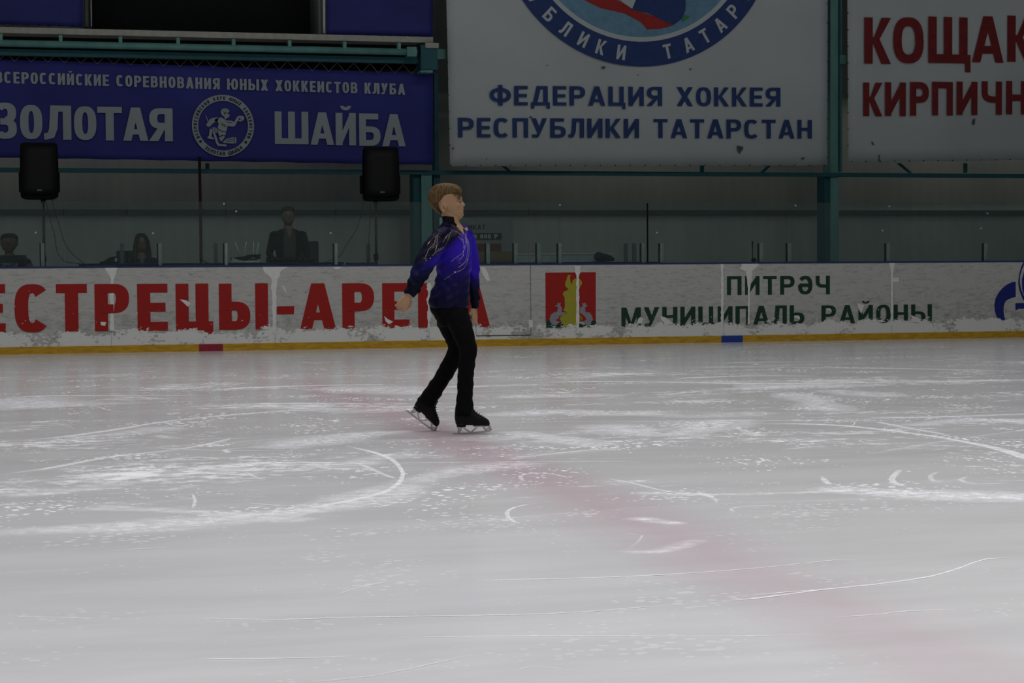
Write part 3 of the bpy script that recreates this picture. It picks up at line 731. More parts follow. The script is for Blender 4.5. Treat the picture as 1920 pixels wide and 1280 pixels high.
# ------------------------------------------------------------------ rink boards
rb = empty('rink_board', (7, BY, 0), 'long scuffed white rink board wall with red and green lettering and yellow kick plate', 'rink boards')
X0, X1 = -8.0, 24.0
HB = 1.082
gx0, gx1 = at(893, 627, BY).x, at(995, 627, BY).x; gz = at(940, 628, BY).z
b = MB(); b.box((X0, BY, .09), (gx0-.004, BY+.1, HB)); b.box((gx1+.004, BY, .09), (X1, BY+.1, HB)); b.box((gx0-.004, BY, .09), (gx1+.004, BY+.1, gz-.008))
b.build('panel', M['board'], rb)
gt = MB().box((gx0, BY, gz), (gx1, BY+.09, HB)).build('gate', M['board'], rb); gt['label'] = 'gate door set flush in the white boards'
kx = [at(x, 655, BY).x for x in (373, 418)]; kb = [at(x, 637, BY).x for x in (1352, 1392)]
for a, c, mm, nm in ((X0, kx[0], 'kick', 'kick_plate'), (kx[0], kx[1], 'kickred', 'line_marker'), (kx[1], kb[0], 'kick', 'kick_plate'), (kb[0], kb[1], 'kickblue', 'line_marker'), (kb[1], X1, 'kick', 'kick_plate')):
    o = MB().box((a, BY-.012, 0), (c, BY+.1, .092)).build(nm, M[mm], rb)
    if nm == 'line_marker': o['label'] = ('dark red' if mm == 'kickred' else 'blue')+' line marker on the yellow kick plate'
MB().box((X0, BY-.006, HB), (X1, BY+.12, HB+.022)).build('cap_rail', M['cap'], rb)
b = MB()
for px in (207.5, 515, 1083, 1357, 1672, 804):
    x = at(px, 560, BY).x; b.box((x-.0015, BY-.0005, .092), (x+.0015, BY, HB))
x = at(995, 560, BY).x; b.box((x-.003, BY-.001, .17), (x+.003, BY, HB)); b.box((gx0, BY-.001, gz-.012), (gx1, BY, gz-.001)); b.box((gx0-.003, BY-.001, gz), (gx0+.001, BY, gz+.25))
b.build('seam', M['seam'], rb)
t = Letters()
for ch, x0, x1 in (('П', -130, -72), ('Е', -58, 11), ('С', 28, 94), ('Т', 106, 164), ('Р', 178, 243), ('Е', 258, 315), ('Ц', 330, 400), ('Ы', 411, 503), ('А', 563, 630), ('Р', 642, 702), ('Е', 717, 768), ('Н', 784, 841), ('А', 853, 919)):
    sb = .275 if ch in 'СЕТРЦЫП' else .26
    put(t, ch, x0, x1, 623-(x0-28)*.0113, 532.7-(x0-28)*.0029, BY, sb, .19, -.002)
t.glyph([[at(x, y, BY)+Vector((0, -.002, 0)) for x, y in [(519, 574), (552, 573.5), (551, 589), (519, 589.5)]]])
t.build('red_lettering', M['red_film'], rb, fixn=False)
t = Letters()
line(t, 'ПИТРӘЧ', 1363, 553, 1556, 551.5, 35.5, BY, W=.72, s=.2, t=.17, gap=.17, dy=-.002)
line(t, 'МУНИЦИПАЛЬ', 1165, 612.5, 1508, 607, 36, BY, W=.68, s=.2, t=.15, gap=.13, dy=-.002)
line(t, 'РАЙОНЫ', 1540, 606.5, 1747, 603.5, 34, BY, W=.68, s=.2, t=.15, gap=.15, dy=-.002)
t.build('green_lettering', M['green_film'], rb, fixn=False)
# coat of arms square
t = MB(); pxpoly(t, [(1022.5, 511), (1117, 510), (1117, 602), (1023, 603)], BY, -.002)
crest = t.build('coat_of_arms', M['red_film'], rb, fixn=False)
def cz(pts, off): return [at(1000+x/9.48, 495+y/9.48, BY)+Vector((0, off, 0)) for x, y in pts]
t = MB(); t.poly(cz([(225, 1010), (300, 990), (400, 1060), (540, 1010), (540, 1130), (225, 1130)], -.0025)); t.poly(cz([(800, 1050), (900, 1080), (1060, 1000), (1115, 1010), (1115, 1115), (800, 1130)], -.0025))
t.build('green_ground', M['green_film'], crest, fixn=False)
t = MB()
t.poly(cz([(610, 195), (675, 195), (650, 215), (660, 330), (700, 370), (790, 430), (620, 440), (575, 400), (562, 350), (580, 290), (600, 260), (580, 262), (605, 235)], -.0031)); t.poly(cz([(775+88*math.cos(k*.4), 335+82*math.sin(k*.4)) for k in range(16)], -.0032))
t.poly(cz([(640, 430), (700, 400), (800, 430), (800, 470), (820, 500), (815, 560), (790, 575), (790, 760), (770, 1080), (650, 1135), (540, 1140), (530, 1060), (470, 985), (470, 950), (520, 910), (600, 860), (530, 820), (560, 760), (555, 600), (520, 530), (540, 490), (600, 465)], -.003))
t.build('yellow_pillar', M['yellow_film'], crest, fixn=False)
t = MB(); t.poly(cz([(290, 960), (310, 900), (360, 860), (420, 845), (440, 760), (375, 750), (430, 720), (430, 680), (460, 700), (490, 680), (475, 730), (510, 790), (500, 850), (590, 855), (520, 910), (460, 920), (450, 960), (400, 990), (455, 1040), (400, 1090), (330, 1070), (290, 1010)], -.0035)); t.build('grey_swan', M['grey_film'], crest, fixn=False); t = MB()
t.poly(cz([(815, 860), (830, 780), (880, 740), (860, 685), (900, 700), (920, 675), (935, 720), (965, 740), (920, 770), (925, 850), (1000, 860), (1045, 920), (1050, 1000), (1000, 1070), (930, 1070), (880, 1020), (940, 990), (930, 950), (880, 900)], -.0035))
t.build('grey_swan', M['grey_film'], crest, fixn=False)
MB().poly(cz([(800, 900), (870, 930), (880, 980), (830, 1010), (800, 1000)], -.0032)).build('orange_patch', M['orange_film'], crest, fixn=False)
# blue round logo at the right end
t = MB()
def gz_(pts, off): return [at(1830+x/9.143, 480+y/9.143, BY)+Vector((0, off, 0)) for x, y in pts]
outer = [(680, 438), (620, 445), (540, 480), (460, 540), (390, 620), (335, 720), (313, 830), (320, 940), (350, 1030), (400, 1100)]
inner = [(505, 1100), (480, 1020), (470, 930), (475, 840), (510, 770), (580, 725), (680, 700)]
for i in range(len(outer)-1):
    j0 = len(inner)-1-i*(len(inner)-1)/(len(outer)-1); j1 = len(inner)-1-(i+1)*(len(inner)-1)/(len(outer)-1)
    f = lambda j: tuple(inner[int(j)][q]*(1-(j-int(j)))+inner[min(int(j)+1, len(inner)-1)][q]*(j-int(j)) for q in (0, 1))
    t.poly(gz_([outer[i], outer[i+1], f(j1), f(j0)], -.002))
t.poly(gz_([(675, 805), (1060, 805), (1060, 900), (740, 900), (675, 930)], -.002))
fl = [(820, 90), (770, 190), (735, 330), (722, 450), (740, 580), (800, 740), (900, 860), (960, 740), (1000, 560), (990, 380), (930, 220)]
fi = [(830, 130), (785, 230), (755, 340), (750, 450), (775, 580), (820, 680), (880, 740), (930, 660), (950, 520), (930, 380), (880, 240)]
for i in range(len(fl)-1): t.poly(gz_([fl[i], fl[i+1], fi[i+1], fi[i]], -.002))
t.poly(gz_([(823, 260), (785, 400), (790, 560), (815, 650), (870, 640), (900, 480), (870, 330)], -.003))
t.build('blue_logo', M['blue_film'], rb, fixn=False)
# strips where the film peeled off along the seams
rnd = random.Random(7)
def streak(xc, y0, y1, wf, off=-.004):
    n = 22; L = []; Rr = []
    for i in range(n+1):
        v = i/n; y = y0+(y1-y0)*v; w = wf(v)
        L.append((xc-w*rnd.uniform(.65, 1.25)*.5, y)); Rr.append((xc+w*rnd.uniform(.65, 1.25)*.5, y))
    t = MB()
    for i in range(n): t.poly([at(x, y, BY)+Vector((0, off, 0)) for x, y in (L[i], L[i+1], Rr[i+1], Rr[i])])
    t.build('peeled_strip', M['bare'], rb, fixn=False)
streak(210, 501, 620, lambda v: 22*max(0, 1-v*6)+8)
streak(514, 500, 625, lambda v: 34*max(0, 1-v*5)+ (11 if v < .35 else 8))
streak(632, 500, 504, lambda v: 14)
streak(1083, 498, 625, lambda v: 9*max(0, 1-v*7)+5.5)
streak(1354, 494, 612, lambda v: 5)
streak(1404, 493, 608, lambda v: (26 if v < .12 else 16*max(0, 1-v*2.5))+4)
streak(1672, 491, 610, lambda v: 8*max(0, 1-v*6)+4.0)
streak(804, 530, 616, lambda v: 6+3*math.sin(v*20))
streak(995, 600, 614, lambda v: 8)
for pts in ([(900, 500), (908, 500), (915, 512), (919, 526), (913, 527), (905, 515)], [(528, 535), (533, 537), (538, 549), (533, 546)], [(337, 561), (350, 563), (358, 569), (352, 575), (345, 568)],
            [(189, 603), (199, 604), (197, 611), (189, 609)], [(720, 592), (727, 598), (737, 603), (729, 608), (723, 602)], [(1200, 594), (1206, 597), (1203, 606), (1194, 607), (1196, 598)],
            [(1238, 592), (1248, 595), (1262, 606), (1250, 610), (1240, 600)], [(1487, 585), (1497, 588), (1500, 598), (1490, 596)], [(1545, 572), (1556, 578), (1560, 584), (1550, 580)],
            [(1607, 568), (1620, 572), (1615, 588), (1610, 580)], [(1707, 590), (1722, 596), (1726, 606), (1712, 602)], [(45, 600), (57, 598), (54, 608), (47, 607)], [(28, 587), (42, 584), (52, 590), (40, 588)],
            [(1672, 520), (1685, 520), (1685, 528), (1672, 529)], [(0, 500), (30, 500), (26, 502)], [(96, 500), (108, 500), (101, 503)]):
    MB().poly([at(x, y, BY)+Vector((0, -.0045, 0)) for x, y in pts]).build('peeled_patch', M['bare'], rb, fixn=False)
# a dark ragged fringe of chipped bare plastic along the bottom is left to the board material

# ------------------------------------------------------------------ glass, posts, clips
GY = BY+.05; gtop = at(960, 379, GY).z
edges = [-70, 120, 238, 424, 630, 805, 992, 1050, 1214, 1240, 1428, 1479, 1665, 1848, 2040]
PANES = ['clear glass pane at the left edge, in front of the seated man', 'clear glass pane between the left speaker pole and the seated woman', 'clear glass pane in front of the seated woman',
         'clear glass pane in front of the standing man and the router', 'clear glass pane in front of the loudspeaker stand nearest the skater', 'clear glass pane behind the skater, above the gate door',
         'narrow clear glass pane above the left half of the red coat of arms', 'clear glass pane in front of the long low white panel', 'very narrow glass pane just right of the tall black seal',
         'clear glass pane above the green letters НИЦИ', 'narrow glass pane above the green letter Т of the upper green word', 'clear glass pane in front of the right teal column',
         'clear glass pane above the empty board right of the green lettering', 'clear glass pane at the right edge above the blue logo']
for i in range(len(edges)-1):
    a, c = at(edges[i], 440, GY).x+.004, at(edges[i+1], 440, GY).x-.004
    b = MB(); b.box((a-(a+c)/2, 0, HB+.024), (c-(a+c)/2, .010, gtop)); o = b.build('protective_glass', M['glass']); o.location = ((a+c)/2, GY, 0)
    tag(o, PANES[i], 'glass pane', 'glass panes above the rink boards')
for px, dark, lab in ((80, 0, 'short pale glass post beside the pole of the left loudspeaker'), (300, 0, 'short pale glass post just right of the seated woman'), (424, 0, 'short pale glass post just left of the router'),
                      (630, 0, 'short pale glass post between the standing man and the right loudspeaker stand'), (967, 0, 'short pale glass post at the right end of the cardboard box'), (1010, 0, 'short pale glass post above the left side of the red coat of arms'),
                      (1050, 0, 'short pale glass post above the yellow pillar of the coat of arms'), (1206, 0, 'short pale glass post just left of the tall black seal'), (1241, 0, 'short pale glass post just right of the tall black seal'),
                      (1427, 0, 'short pale glass post just right of the small black microphone'), (1480, 0, 'short pale glass post between the microphone and the right teal column'), (1665, 0, 'short pale glass post above the end of the green lettering'),
                      (1848, 0, 'short pale glass post nearest the right edge, beside the blue logo'), (229, 1, 'dark post just left of the seated woman'), (405, 1, 'dark post left of the router and cable heap'),
                      (691, 1, 'dark post just left of the stand pole nearest the skater'), (915, 0, 'short pale glass post in front of the maroon carton'), (1174, 1, 'dark post just right of the long low white panel'), (1190, 1, 'second dark post right of the long low white panel')):
    Y = BY+.075 if not dark else BY+1.32
    g0, g1 = at(px-3.6, 456 if not dark else 456, Y), at(px+3.6, 492, Y)
    zb = HB if not dark else .15
    pt = empty('glass_post', ((g0.x+g1.x)/2, Y, zb), lab, 'post', 'posts holding the glass')
    MB().box((g0.x, Y-.008 if not dark else Y, zb+(.022 if not dark else 0)), (g1.x, Y+.03, g0.z)).build('upright', M['post' if not dark else 'postd'], pt, bevel=.003)
    if not dark:
        MB().box((g0.x-.016, Y-.012, zb+.022), (g0.x-.001, Y+.03, g0.z)).build('rubber_seal', M['black'], pt)
for px, py, lab in ((443, 396, 'small pale glass clip above the router'), (1050, 384, 'bright glass clip high above the coat of arms'), (1492, 385, 'small pale glass clip high up, left of the right teal column'),
                    (1668, 387, 'small pale glass clip high up, right of the right teal column'), (1852, 400, 'small pale glass clip high up near the right edge'), (67, 436, 'small pale glass clip left of the left speaker pole'),
                    (287, 437, 'small pale glass clip beside the head of the seated woman'), (620, 437, 'small pale glass clip right of the standing man'), (1232, 436, 'small pale glass clip just right of the tall black seal'),
                    (1655, 432, 'small pale glass clip halfway up, right of the teal column'), (1840, 428, 'small pale glass clip halfway up near the right edge'), (420, 382, 'small pale glass clip at the top of the pane left of the router')):
    c = at(px, py, GY-.012); b = MB(); b.box((-.011, -.010, -.010), (.011, .008, .010)); o = b.build('glass_clip', M['clip'], bevel=.003); o.location = (c.x, GY-.002, c.z)
    tag(o, lab, 'clip', 'clips on the glass')
p = at(824.5, 408, GY); q = at(829.5, 426, GY)
tag(MB().box((p.x, GY+.011, q.z), (q.x, GY+.016, p.z)).build('paper_note', M['paper']), 'small white paper strip stuck on the glass behind the neck of the skater', 'note')
c0, c1_ = at(1214, 381, GY), at(1214, 491, GY)
b = MB(); b.box((c0.x-.006, GY-.012, c1_.z), (c0.x+.006, GY+.02, c0.z)); tag(b.build('glass_seal', M['black']), 'tall thin black rubber seal between two glass panes right of the coat of arms', 'seal')

# ------------------------------------------------------------------ speakers on stands
def speaker(px0, px1, py0, py1, Y, lab, labst, pole_px, mirror):
    c = at((px0+px1)/2, (py0+py1)/2, Y); hw = (at(px1, py0, Y).x-at(px0, py0, Y).x)/2; hh = (at(px0, py0, Y).z-at(px0, py1, Y).z)/2
    sp = empty('loudspeaker', (c.x, Y, c.z-hh), lab, 'loudspeaker', 'loudspeakers on stands')
    b = MB(); prof = [(-hw*.93, -.02), (hw*.93, -.02), (hw, .03), (hw*.86, .30), (hw*.55, .36), (-hw*.55, .36), (-hw*.86, .30), (-hw, .03)]
    rings = []
    for z, k in ((-hh, .80), (-hh*.93, .97), (-hh*.5, 1.0), (hh*.5, .985), (hh*.95, .95), (hh, .80)):
        rings.append([Vector((c.x+x*k, Y+y, c.z+z)) for x, y in prof])
    b.loft(rings).build('cabinet', M['black'], sp, bevel=.012)
    b = MB(); g = []
    for z, k in ((-hh*.86, .84), (-hh*.6, .88), (hh*.6, .87), (hh*.88, .80)):
        g.append([Vector((c.x+x*hw*k, Y-.028-dy, c.z+z)) for x, dy in ((-1, 0), (-.5, .012), (0, .016), (.5, .012), (1, 0), (1, -.02), (-1, -.02))])
    b.loft(g).build('grille', M['grille'], sp, True)
    MB().box((c.x-.03, Y-.050, c.z-hh*.72), (c.x+.03, Y-.045, c.z-hh*.66)).build('badge', M['postd'], sp)
    b = MB()
    for sx in (-1, 1): MB().box((c.x+sx*hw*.97, Y+.05, c.z-hh*.75), (c.x+sx*hw*1.06, Y+.2, c.z-hh*.05)).build('side_handle', M['black'], sp, bevel=.01)
    MB().tube([(at(pole_px, py1, Y).x, Y+.16, c.z-hh-.05), (at(pole_px, py1, Y).x, Y+.16, c.z-hh+.02)], .03, 12).build('pole_socket', M['black'], sp)
    st = empty('speaker_stand', (at(pole_px, py1, Y).x, Y+.16, .15), labst, 'speaker stand', 'speaker stands')
    x = at(pole_px, py1, Y).x; y = Y+.16
    MB().tube([(x, y, .75), (x+.005, y, c.z-hh-.05)], .017, 12).build('pole', M['blackm'], st, True)
    MB().tube([(x, y, .55), (x, y, 1.22)], .024, 12).build('lower_tube', M['blackm'], st, True)
    MB().tube([(x, y, 1.17), (x, y, 1.25)], .033, 12).build('collar', M['black'], st, True)
    for k in range(3):
        a = k*2.094+.5; MB().tube([(x, y, .8), (x+math.cos(a)*.30, y+math.sin(a)*.30, .165)], .012, 8).build('leg', M['blackm'], st, True)
speaker(37, 110, 267, 373, 25.75, 'black loudspeaker at the left edge, in front of the word ЗОЛОТАЯ', 'black tripod stand carrying the left loudspeaker', 81, 0)
speaker(681, 750, 275, 376, 25.75, 'black loudspeaker beside the skater, below the word ШАЙБА', 'black tripod stand carrying the loudspeaker nearest the skater', 708, 1)
def cable(pts, Y, lab, r=.004):
    P = [at(x, y, Y) for x, y in pts]; Q = []
    for i in range(len(P)-1):
        p0, p1, p2, p3 = P[max(i-1, 0)], P[i], P[i+1], P[min(i+2, len(P)-1)]
        for s_ in range(6):
            u = s_/6; Q.append(.5*((2*p1)+(p2-p0)*u+(2*p0-5*p1+4*p2-p3)*u*u+(3*p1-p0-3*p2+p3)*u**3))
    Q.append(P[-1]); b = MB(); b.tube(Q, r, 6); return tag(b.build('cable', M['cable'], None, True), lab, 'cable', 'speaker cables')
cable([(98, 374), (102, 395), (112, 425), (120, 452), (135, 475), (158, 494)], 25.9, 'thin black cable on the right, hanging from the left loudspeaker')
cable([(86, 374), (92, 405), (102, 440), (107, 470), (118, 488), (130, 492), (150, 494)], 25.92, 'thin black cable close to the pole, hanging from the left loudspeaker')
cable([(682, 376), (676, 405), (668, 430), (650, 458), (636, 481), (610, 491)], 25.9, 'thin black cable sweeping left from the loudspeaker near the skater')
cable([(695, 376), (693, 420), (691, 460), (690, 494)], 25.92, 'thin black cable hanging straight from the loudspeaker near the skater')
cable([(373, 478), (382, 489), (395, 494), (420, 495)], 25.9, 'short black cable trailing from the foot of the dark strap', .006)
# hanging strap / thin pole between banner and table
p, q = at(374, 303, 26.0), at(377, 480, 26.0); p = at(374, 296, YB-.06); q.z = at(377, 494, 25.5).z+.025
tag(MB().tube([p, at(376, 400, 27.0), q], .022, 8).build('hanging_strap', mat('dark_red_strap', (.035, .015, .018), .8), None, True), 'dark strap hanging from the blue banner down to the table', 'strap')

# ------------------------------------------------------------------ tables and things behind the boards
def table(px0, px1, top_y, Y0, dep, lab, m='table'):
    a, c = at(px0, top_y, Y0), at(px1, top_y, Y0); z = a.z
    tb = empty('table', ((a.x+c.x)/2, Y0+dep/2, .15), lab, 'table', 'tables behind the boards')
    MB().box((a.x, Y0, z-.03), (c.x, Y0+dep, z)).build('tabletop', M[m], tb, bevel=.004)
    for x in (a.x+.05, c.x-.05):
        for y in (Y0+.05, Y0+dep-.05): MB().box((x-.02, y-.02, .15), (x+.02, y+.02, z-.03)).build('leg', M['blackm'], tb)
    return z
ZT = table(150, 645, 494, 25.5, .66, 'dark blue table behind the boards carrying the router and laptop')
table(655, 705, 492, 25.35, .3, 'narrow pale table edge beside the stand nearest the skater', 'postd')
table(895, 1245, 492.5, 25.7, .5, 'table behind the gate carrying cardboard boxes and a white box')
# router with four aerials
rx = at(468, 488, 25.75)
rx = at(468, 488, 25.98)
ro = empty('wifi_router', (rx.x, 25.98, ZT), 'white router with four upright pale aerials among cables', 'router')
MB().box((rx.x-.13, 25.92, ZT), (rx.x+.13, 26.04, ZT+.075)).build('body', M['paper'], ro, bevel=.008)
for bx, by, tx, ty in ((450, 474, 441, 454), (457, 474, 462, 453), (475, 480, 475.5, 453), (479, 481, 485, 455)):
    MB().tube([at(bx, by+5, 25.99), at(tx, ty, 25.99)], .006, 6).build('antenna', M['paper'], ro, True)
# cable heap
rnd = random.Random(4); b = MB(); cc = at(463, 490, 25.65)
P = []
for k in range(150):
    a = k*.55; r = .19*(0.55+.45*math.sin(k*.37)); P.append((cc.x+math.cos(a)*r*1.15+rnd.uniform(-.01, .01)-.01, 25.66+math.sin(a)*r*.35, ZT+.03+.075*abs(math.sin(k*.21))*(.4+.6*math.cos(a*.5)**2)))
b.tube(P, .0065, 5); tag(b.build('cable_heap', M['cable'], None, True), 'tangled heap of black cable around the router', 'cable')
b = MB(); b.prism([at(432, 492, 25.53), at(436, 483, 25.53), at(462, 492, 25.53)], (0, .02, 0)); tag(b.build('paper_sheet', M['paper']), 'folded white paper lying before the cable heap', 'paper')
# mixer/laptop left of the woman
lp = empty('laptop', at(205, 494, 25.7), 'small black device with a white paper, left of the seated woman', 'laptop')
c = at(205, 494, 25.7); MB().box((c.x-.12, 25.62, ZT), (c.x+.12, 25.85, ZT+.025)).build('base', M['black'], lp, bevel=.004)
b = MB(); b.prism([(c.x-.08, 25.83, ZT+.025), (c.x+.10, 25.83, ZT+.025), (c.x+.13, 25.9, ZT+.10), (c.x+.02, 25.9, ZT+.085)], (0, .01, 0)); b.build('screen', M['black'], lp)
b = MB(); b.prism([at(214, 492, 25.72), at(217, 483, 25.72), at(219, 484, 25.72), at(219, 493, 25.72)], (0, .01, 0)); b.build('note', M['paper'], lp)
# mixing desk before the standing man
mx = empty('mixing_desk', at(540, 494, 25.7), 'low dark mixing desk in front of the standing man', 'mixing desk')
a, c = at(505, 494, 25.6), at(590, 494, 25.6)
b = MB(); b.prism([(a.x, 25.55, ZT), (a.x, 25.55, ZT+.03), (a.x, 25.95, ZT+.075), (a.x, 25.95, ZT)], (c.x-a.x, 0, 0)); b.build('console', M['black'], mx, bevel=.005)
for k in range(8):
    x = a.x+.05+k*(c.x-a.x-.1)/7; MB().box((x-.006, 25.65, ZT+.04), (x+.006, 25.68, ZT+.062)).build('fader', M['postd'], mx)
# dark bag on the board cap
c = at(1131, 494, 25.77); zt2b = at(895, 492.5, 25.7).z; b = MB()
for x, w_, h_ in ((-.06, .075, .065), (.02, .085, .055), (.085, .06, .04), (.13, .035, .028)): b.ell((c.x+x, 25.77, zt2b+h_+.012), w_, .055, h_, axes=(Vector((1, 0, 0)), Vector((0, 1, 0)), ZD))
o = remesh(b, 'cap_hat', mat('dark_navy_cloth', (.01, .012, .035), .85), None, .008); o.name = 'cloth_bag'; tag(o, 'small dark navy cloth bag lying behind the coat of arms', 'bag')
# sign, boxes
sg = empty('price_sign', at(908, 450, 28.6), 'white certificate sign with a dark price strip behind the skater', 'sign')
p, q = at(800, 408, 28.6), at(962, 470, 28.6)
MB().box((p.x, 28.6, q.z-.4), (q.x, 28.63, p.z)).build('board', mat('sign_white', (.27, .29, .28), .6), sg)
t = Letters(); line(t, 'СЕРТИФИКАТ', 829, 430.5, 910, 430, 9, 28.6, W=.62, s=.2, t=.16, gap=.14, dy=-.004); t.build('lettering', M['darkink'], sg, fixn=False)
p, q = at(850, 437, 28.6), at(940.5, 449, 28.6); MB().box((p.x, 28.59, q.z), (q.x, 28.6, p.z)).build('price_strip', M['darkink'], sg)
t = Letters(); line(t, '50 000 Р', 881, 447, 933, 447, 8, 28.59, W=.62, s=.22, t=.18, gap=.16, dy=-.004); t.build('price', M['post'], sg, fixn=False)
def crate(px0, px1, py0, py1, Y, dep, lab, m, cat='box'):
    p, q = at(px0, py0, Y), at(px1, py1, Y); b = MB(); b.box((p.x, Y, q.z), (q.x, Y+dep, p.z))
    return b, p, q
zt2 = at(895, 492.5, 25.7).z
for (x0, x1, y0, lab, m, Y) in ((889, 940, 457, 'dark maroon carton behind the cardboard box', 'maroon', 26.05), (896, 961, 472, 'brown cardboard box on the table behind the gate', 'card', 25.75)):
    p, q = at(x0, y0, Y), at(x1, y0, Y); cbx = empty('cardboard_box', ((p.x+q.x)/2, Y, zt2), lab, 'box')
    MB().box((p.x, Y, zt2), (q.x, Y+(.25 if Y < 26 else .14), p.z)).build('carton', M[m], cbx, bevel=.004)
    MB().box((p.x+.01, Y-.002, p.z-.012), (q.x-.01, Y+.02, p.z+.004)).build('flap', M[m], cbx)
p, q = at(966, 476, 25.85), at(1152, 476, 25.85)
wb = empty('white_panel', ((p.x+q.x)/2, 25.88, zt2), 'long low whitish panel lying behind the glass right of the gate', 'panel')
MB().box((p.x, 25.88, zt2), (q.x, 26.05, p.z)).build('panel', M['whitebox'], wb, bevel=.004)
MB().box((p.x, 25.87, p.z-.01), (q.x, 26.06, p.z+.003)).build('top_edge', M['post'], wb)
mc = empty('microphone_stand', (at(1411, 494, 25.4).x, 25.4, HB), 'small black microphone on a stubby stand behind the green lettering', 'microphone')
x = at(1411, 470, 25.4).x; zb = at(1411, 490, 25.4).z; zt_ = at(1411, 452, 25.4).z
MB().tube([(x, 25.4, .15), (x, 25.4, zt_-.06)], .007, 8).build('stem', M['black'], mc, True)
MB().tube([(x, 25.4, zt_-.07), (x, 25.4, zt_)], [.010, .014], 10).build('microphone', M['black'], mc, True)
b = MB(); b.ell((x+.02, 25.4, zb+.02), .04, .03, .03); b.build('clamp', M['black'], mc, True)
# chairs
def chair(px, Y, lab, h=456):
    c = at(px, h, Y); ch = empty('chair', (c.x, Y, .15), lab, 'chair', 'chairs behind the boards')
    MB().box((c.x-.21, Y, .72), (c.x+.21, Y+.03, c.z)).build('backrest', M['chair'], ch, bevel=.015)
    MB().box((c.x-.21, Y-.40, .50), (c.x+.21, Y+.0, .545)).build('seat', M['chair'], ch, bevel=.01)
    for sx in (-.19, .19):
        for sy in (-.38, .015): MB().tube([(c.x+sx, Y+sy, .15), (c.x+sx, Y+sy, .5)], .012, 8).build('leg', M['blackm'], ch)
chair(247, 27.15, 'dark chair of the seated woman', 470)
chair(20, 27.25, 'dark chair of the man at the left edge', 478)
chair(570, 27.3, 'dark chair right behind the standing man', 452)
# ------------------------------------------------------------------ people
def hand(mb, W, d, side, curl, L=.155, curls=(45, 95, 130), thumb=(.55, .55, .35), r=.0072, tfold=0.6):
    """palm, four fingers of different lengths and a thumb that leaves the side of the palm"""
    W = Vector(W); d = d.normalized(); side = (side-d*side.dot(d)).normalized(); curl = (curl-d*curl.dot(d)-side*curl.dot(side)).normalized()
    rings = []
    for u, a, b in ((-.12, .165, .115), (0, .17, .11), (.15, .22, .105), (.32, .255, .10), (.46, .26, .09), (.53, .245, .07)):
        rings.append([W+d*u*L+side*a*L*sgnp(math.cos(t), .85)+curl*b*L*sgnp(math.sin(t), .9) for t in [2*math.pi*k/16 for k in range(16)]])
    mb.loft(rings)
    for off, ln in ((.19, .43), (.065, .48), (-.065, .45), (-.185, .36)):
        p = W+d*L*(.50-.03*abs(off-.05)*4)+side*off*L; pts = [p-d*L*.08, p]
        for seg, an in zip((.42, .33, .25), curls):
            a = math.radians(an); dr = d*math.cos(a)+curl*math.sin(a); p = p+dr*ln*L*seg*1.02; pts.append(p)
        mb.tube(pts, [r*1.1, r*1.08, r*1.03, r*.95, r*.8], 10)
    p = W+d*L*.12+side*.20*L+curl*.03*L; t1 = (d*thumb[0]+side*thumb[1]+curl*thumb[2]).normalized()
    t2 = (d*1.0-side*tfold*.5+curl*.5*tfold).normalized()
    mb.tube([p-side*.08*L, p, p+t1*L*.20, p+t1*L*.20+t2*L*.19, p+t1*L*.20+t2*L*.33], [r*1.5, r*1.6, r*1.25, r*1.1, r*.85], 10)
def P3(path, k=1.0, nx=2.2, n=22):
    """loft along a limb: (px, py, half width px, depth offset m, half depth m)"""
    C = [sk(x, y, w) for x, y, a, w, b in path]; rings = []
    for i, (x, y, a, w, b) in enumerate(path):
        t = (C[min(i+1, len(C)-1)]-C[max(i-1, 0)]).normalized()
        A = WD.cross(t).normalized(); B = t.cross(A).normalized()
        rings.append([C[i]+A*a*PXM*k*sgnp(math.cos(u), 2/nx)+B*b*k*sgnp(math.sin(u), 2/nx) for u in [2*math.pi*q/n for q in range(n)]])
    return rings
def HS(rows, nx=2.2, n=26, w0=0.0, taper=0.0):
    """horizontal slices: (py, left px, right px, half depth m[, depth offset]); taper narrows the front (right) side"""
    rings = []
    for r in rows:
        py, l, rr, b = r[:4]; w = r[4] if len(r) > 4 else w0
        c = sk((l+rr)/2, py, w); a = (rr-l)/2*PXM; ring = []
        for q in range(n):
            u = 2*math.pi*q/n; cx, sx = sgnp(math.cos(u), 2/nx), sgnp(math.sin(u), 2/nx)
            ring.append(c+UD*a*cx+WD*b*sx*(1-taper*max(cx, 0)))
        rings.append(ring)
    return rings
person = empty('person', (SK.x, SK.y, 0), 'young figure skater in a blue crystal trimmed shirt and black trousers gliding on the ice', 'person')
NEARLEG = [(852, 588, 19, -.055, .075), (858, 600, 21.5, -.08, .085), (866, 618, 20.5, -.09, .08), (874, 640, 18.2, -.09, .068), (878, 656, 17.2, -.09, .062), (876.5, 672, 15.8, -.085, .058), (873.5, 695, 15.5, -.08, .057),
           (872.5, 720, 15, -.075, .054), (871.5, 745, 15.0, -.07, .052), (870.8, 766, 17.0, -.07, .054), (870.8, 779, 17.6, -.07, .052)]
FARLEG = [(835, 590, 19, .06, .075), (840, 602, 22.5, .09, .085), (848, 620, 20.5, .10, .078), (855, 641, 17.5, .10, .068), (857, 656, 16.5, .11, .062), (848, 676, 16.3, .13, .060), (836, 697, 16.3, .15, .060), (824, 717, 15.5, .17, .056), (812, 735, 16.5, .19, .056), (804, 747, 17.0, .2, .056), (797.5, 758, 18.5, .2, .054)]
HIPS = [(556, 811, 873, .105), (566, 807, 874.5, .116), (573, 805.5, 876, .122), (582, 807, 878.5, .128), (592, 813, 881, .125), (602, 819, 883.5, .118), (612, 824, 886, .10)]
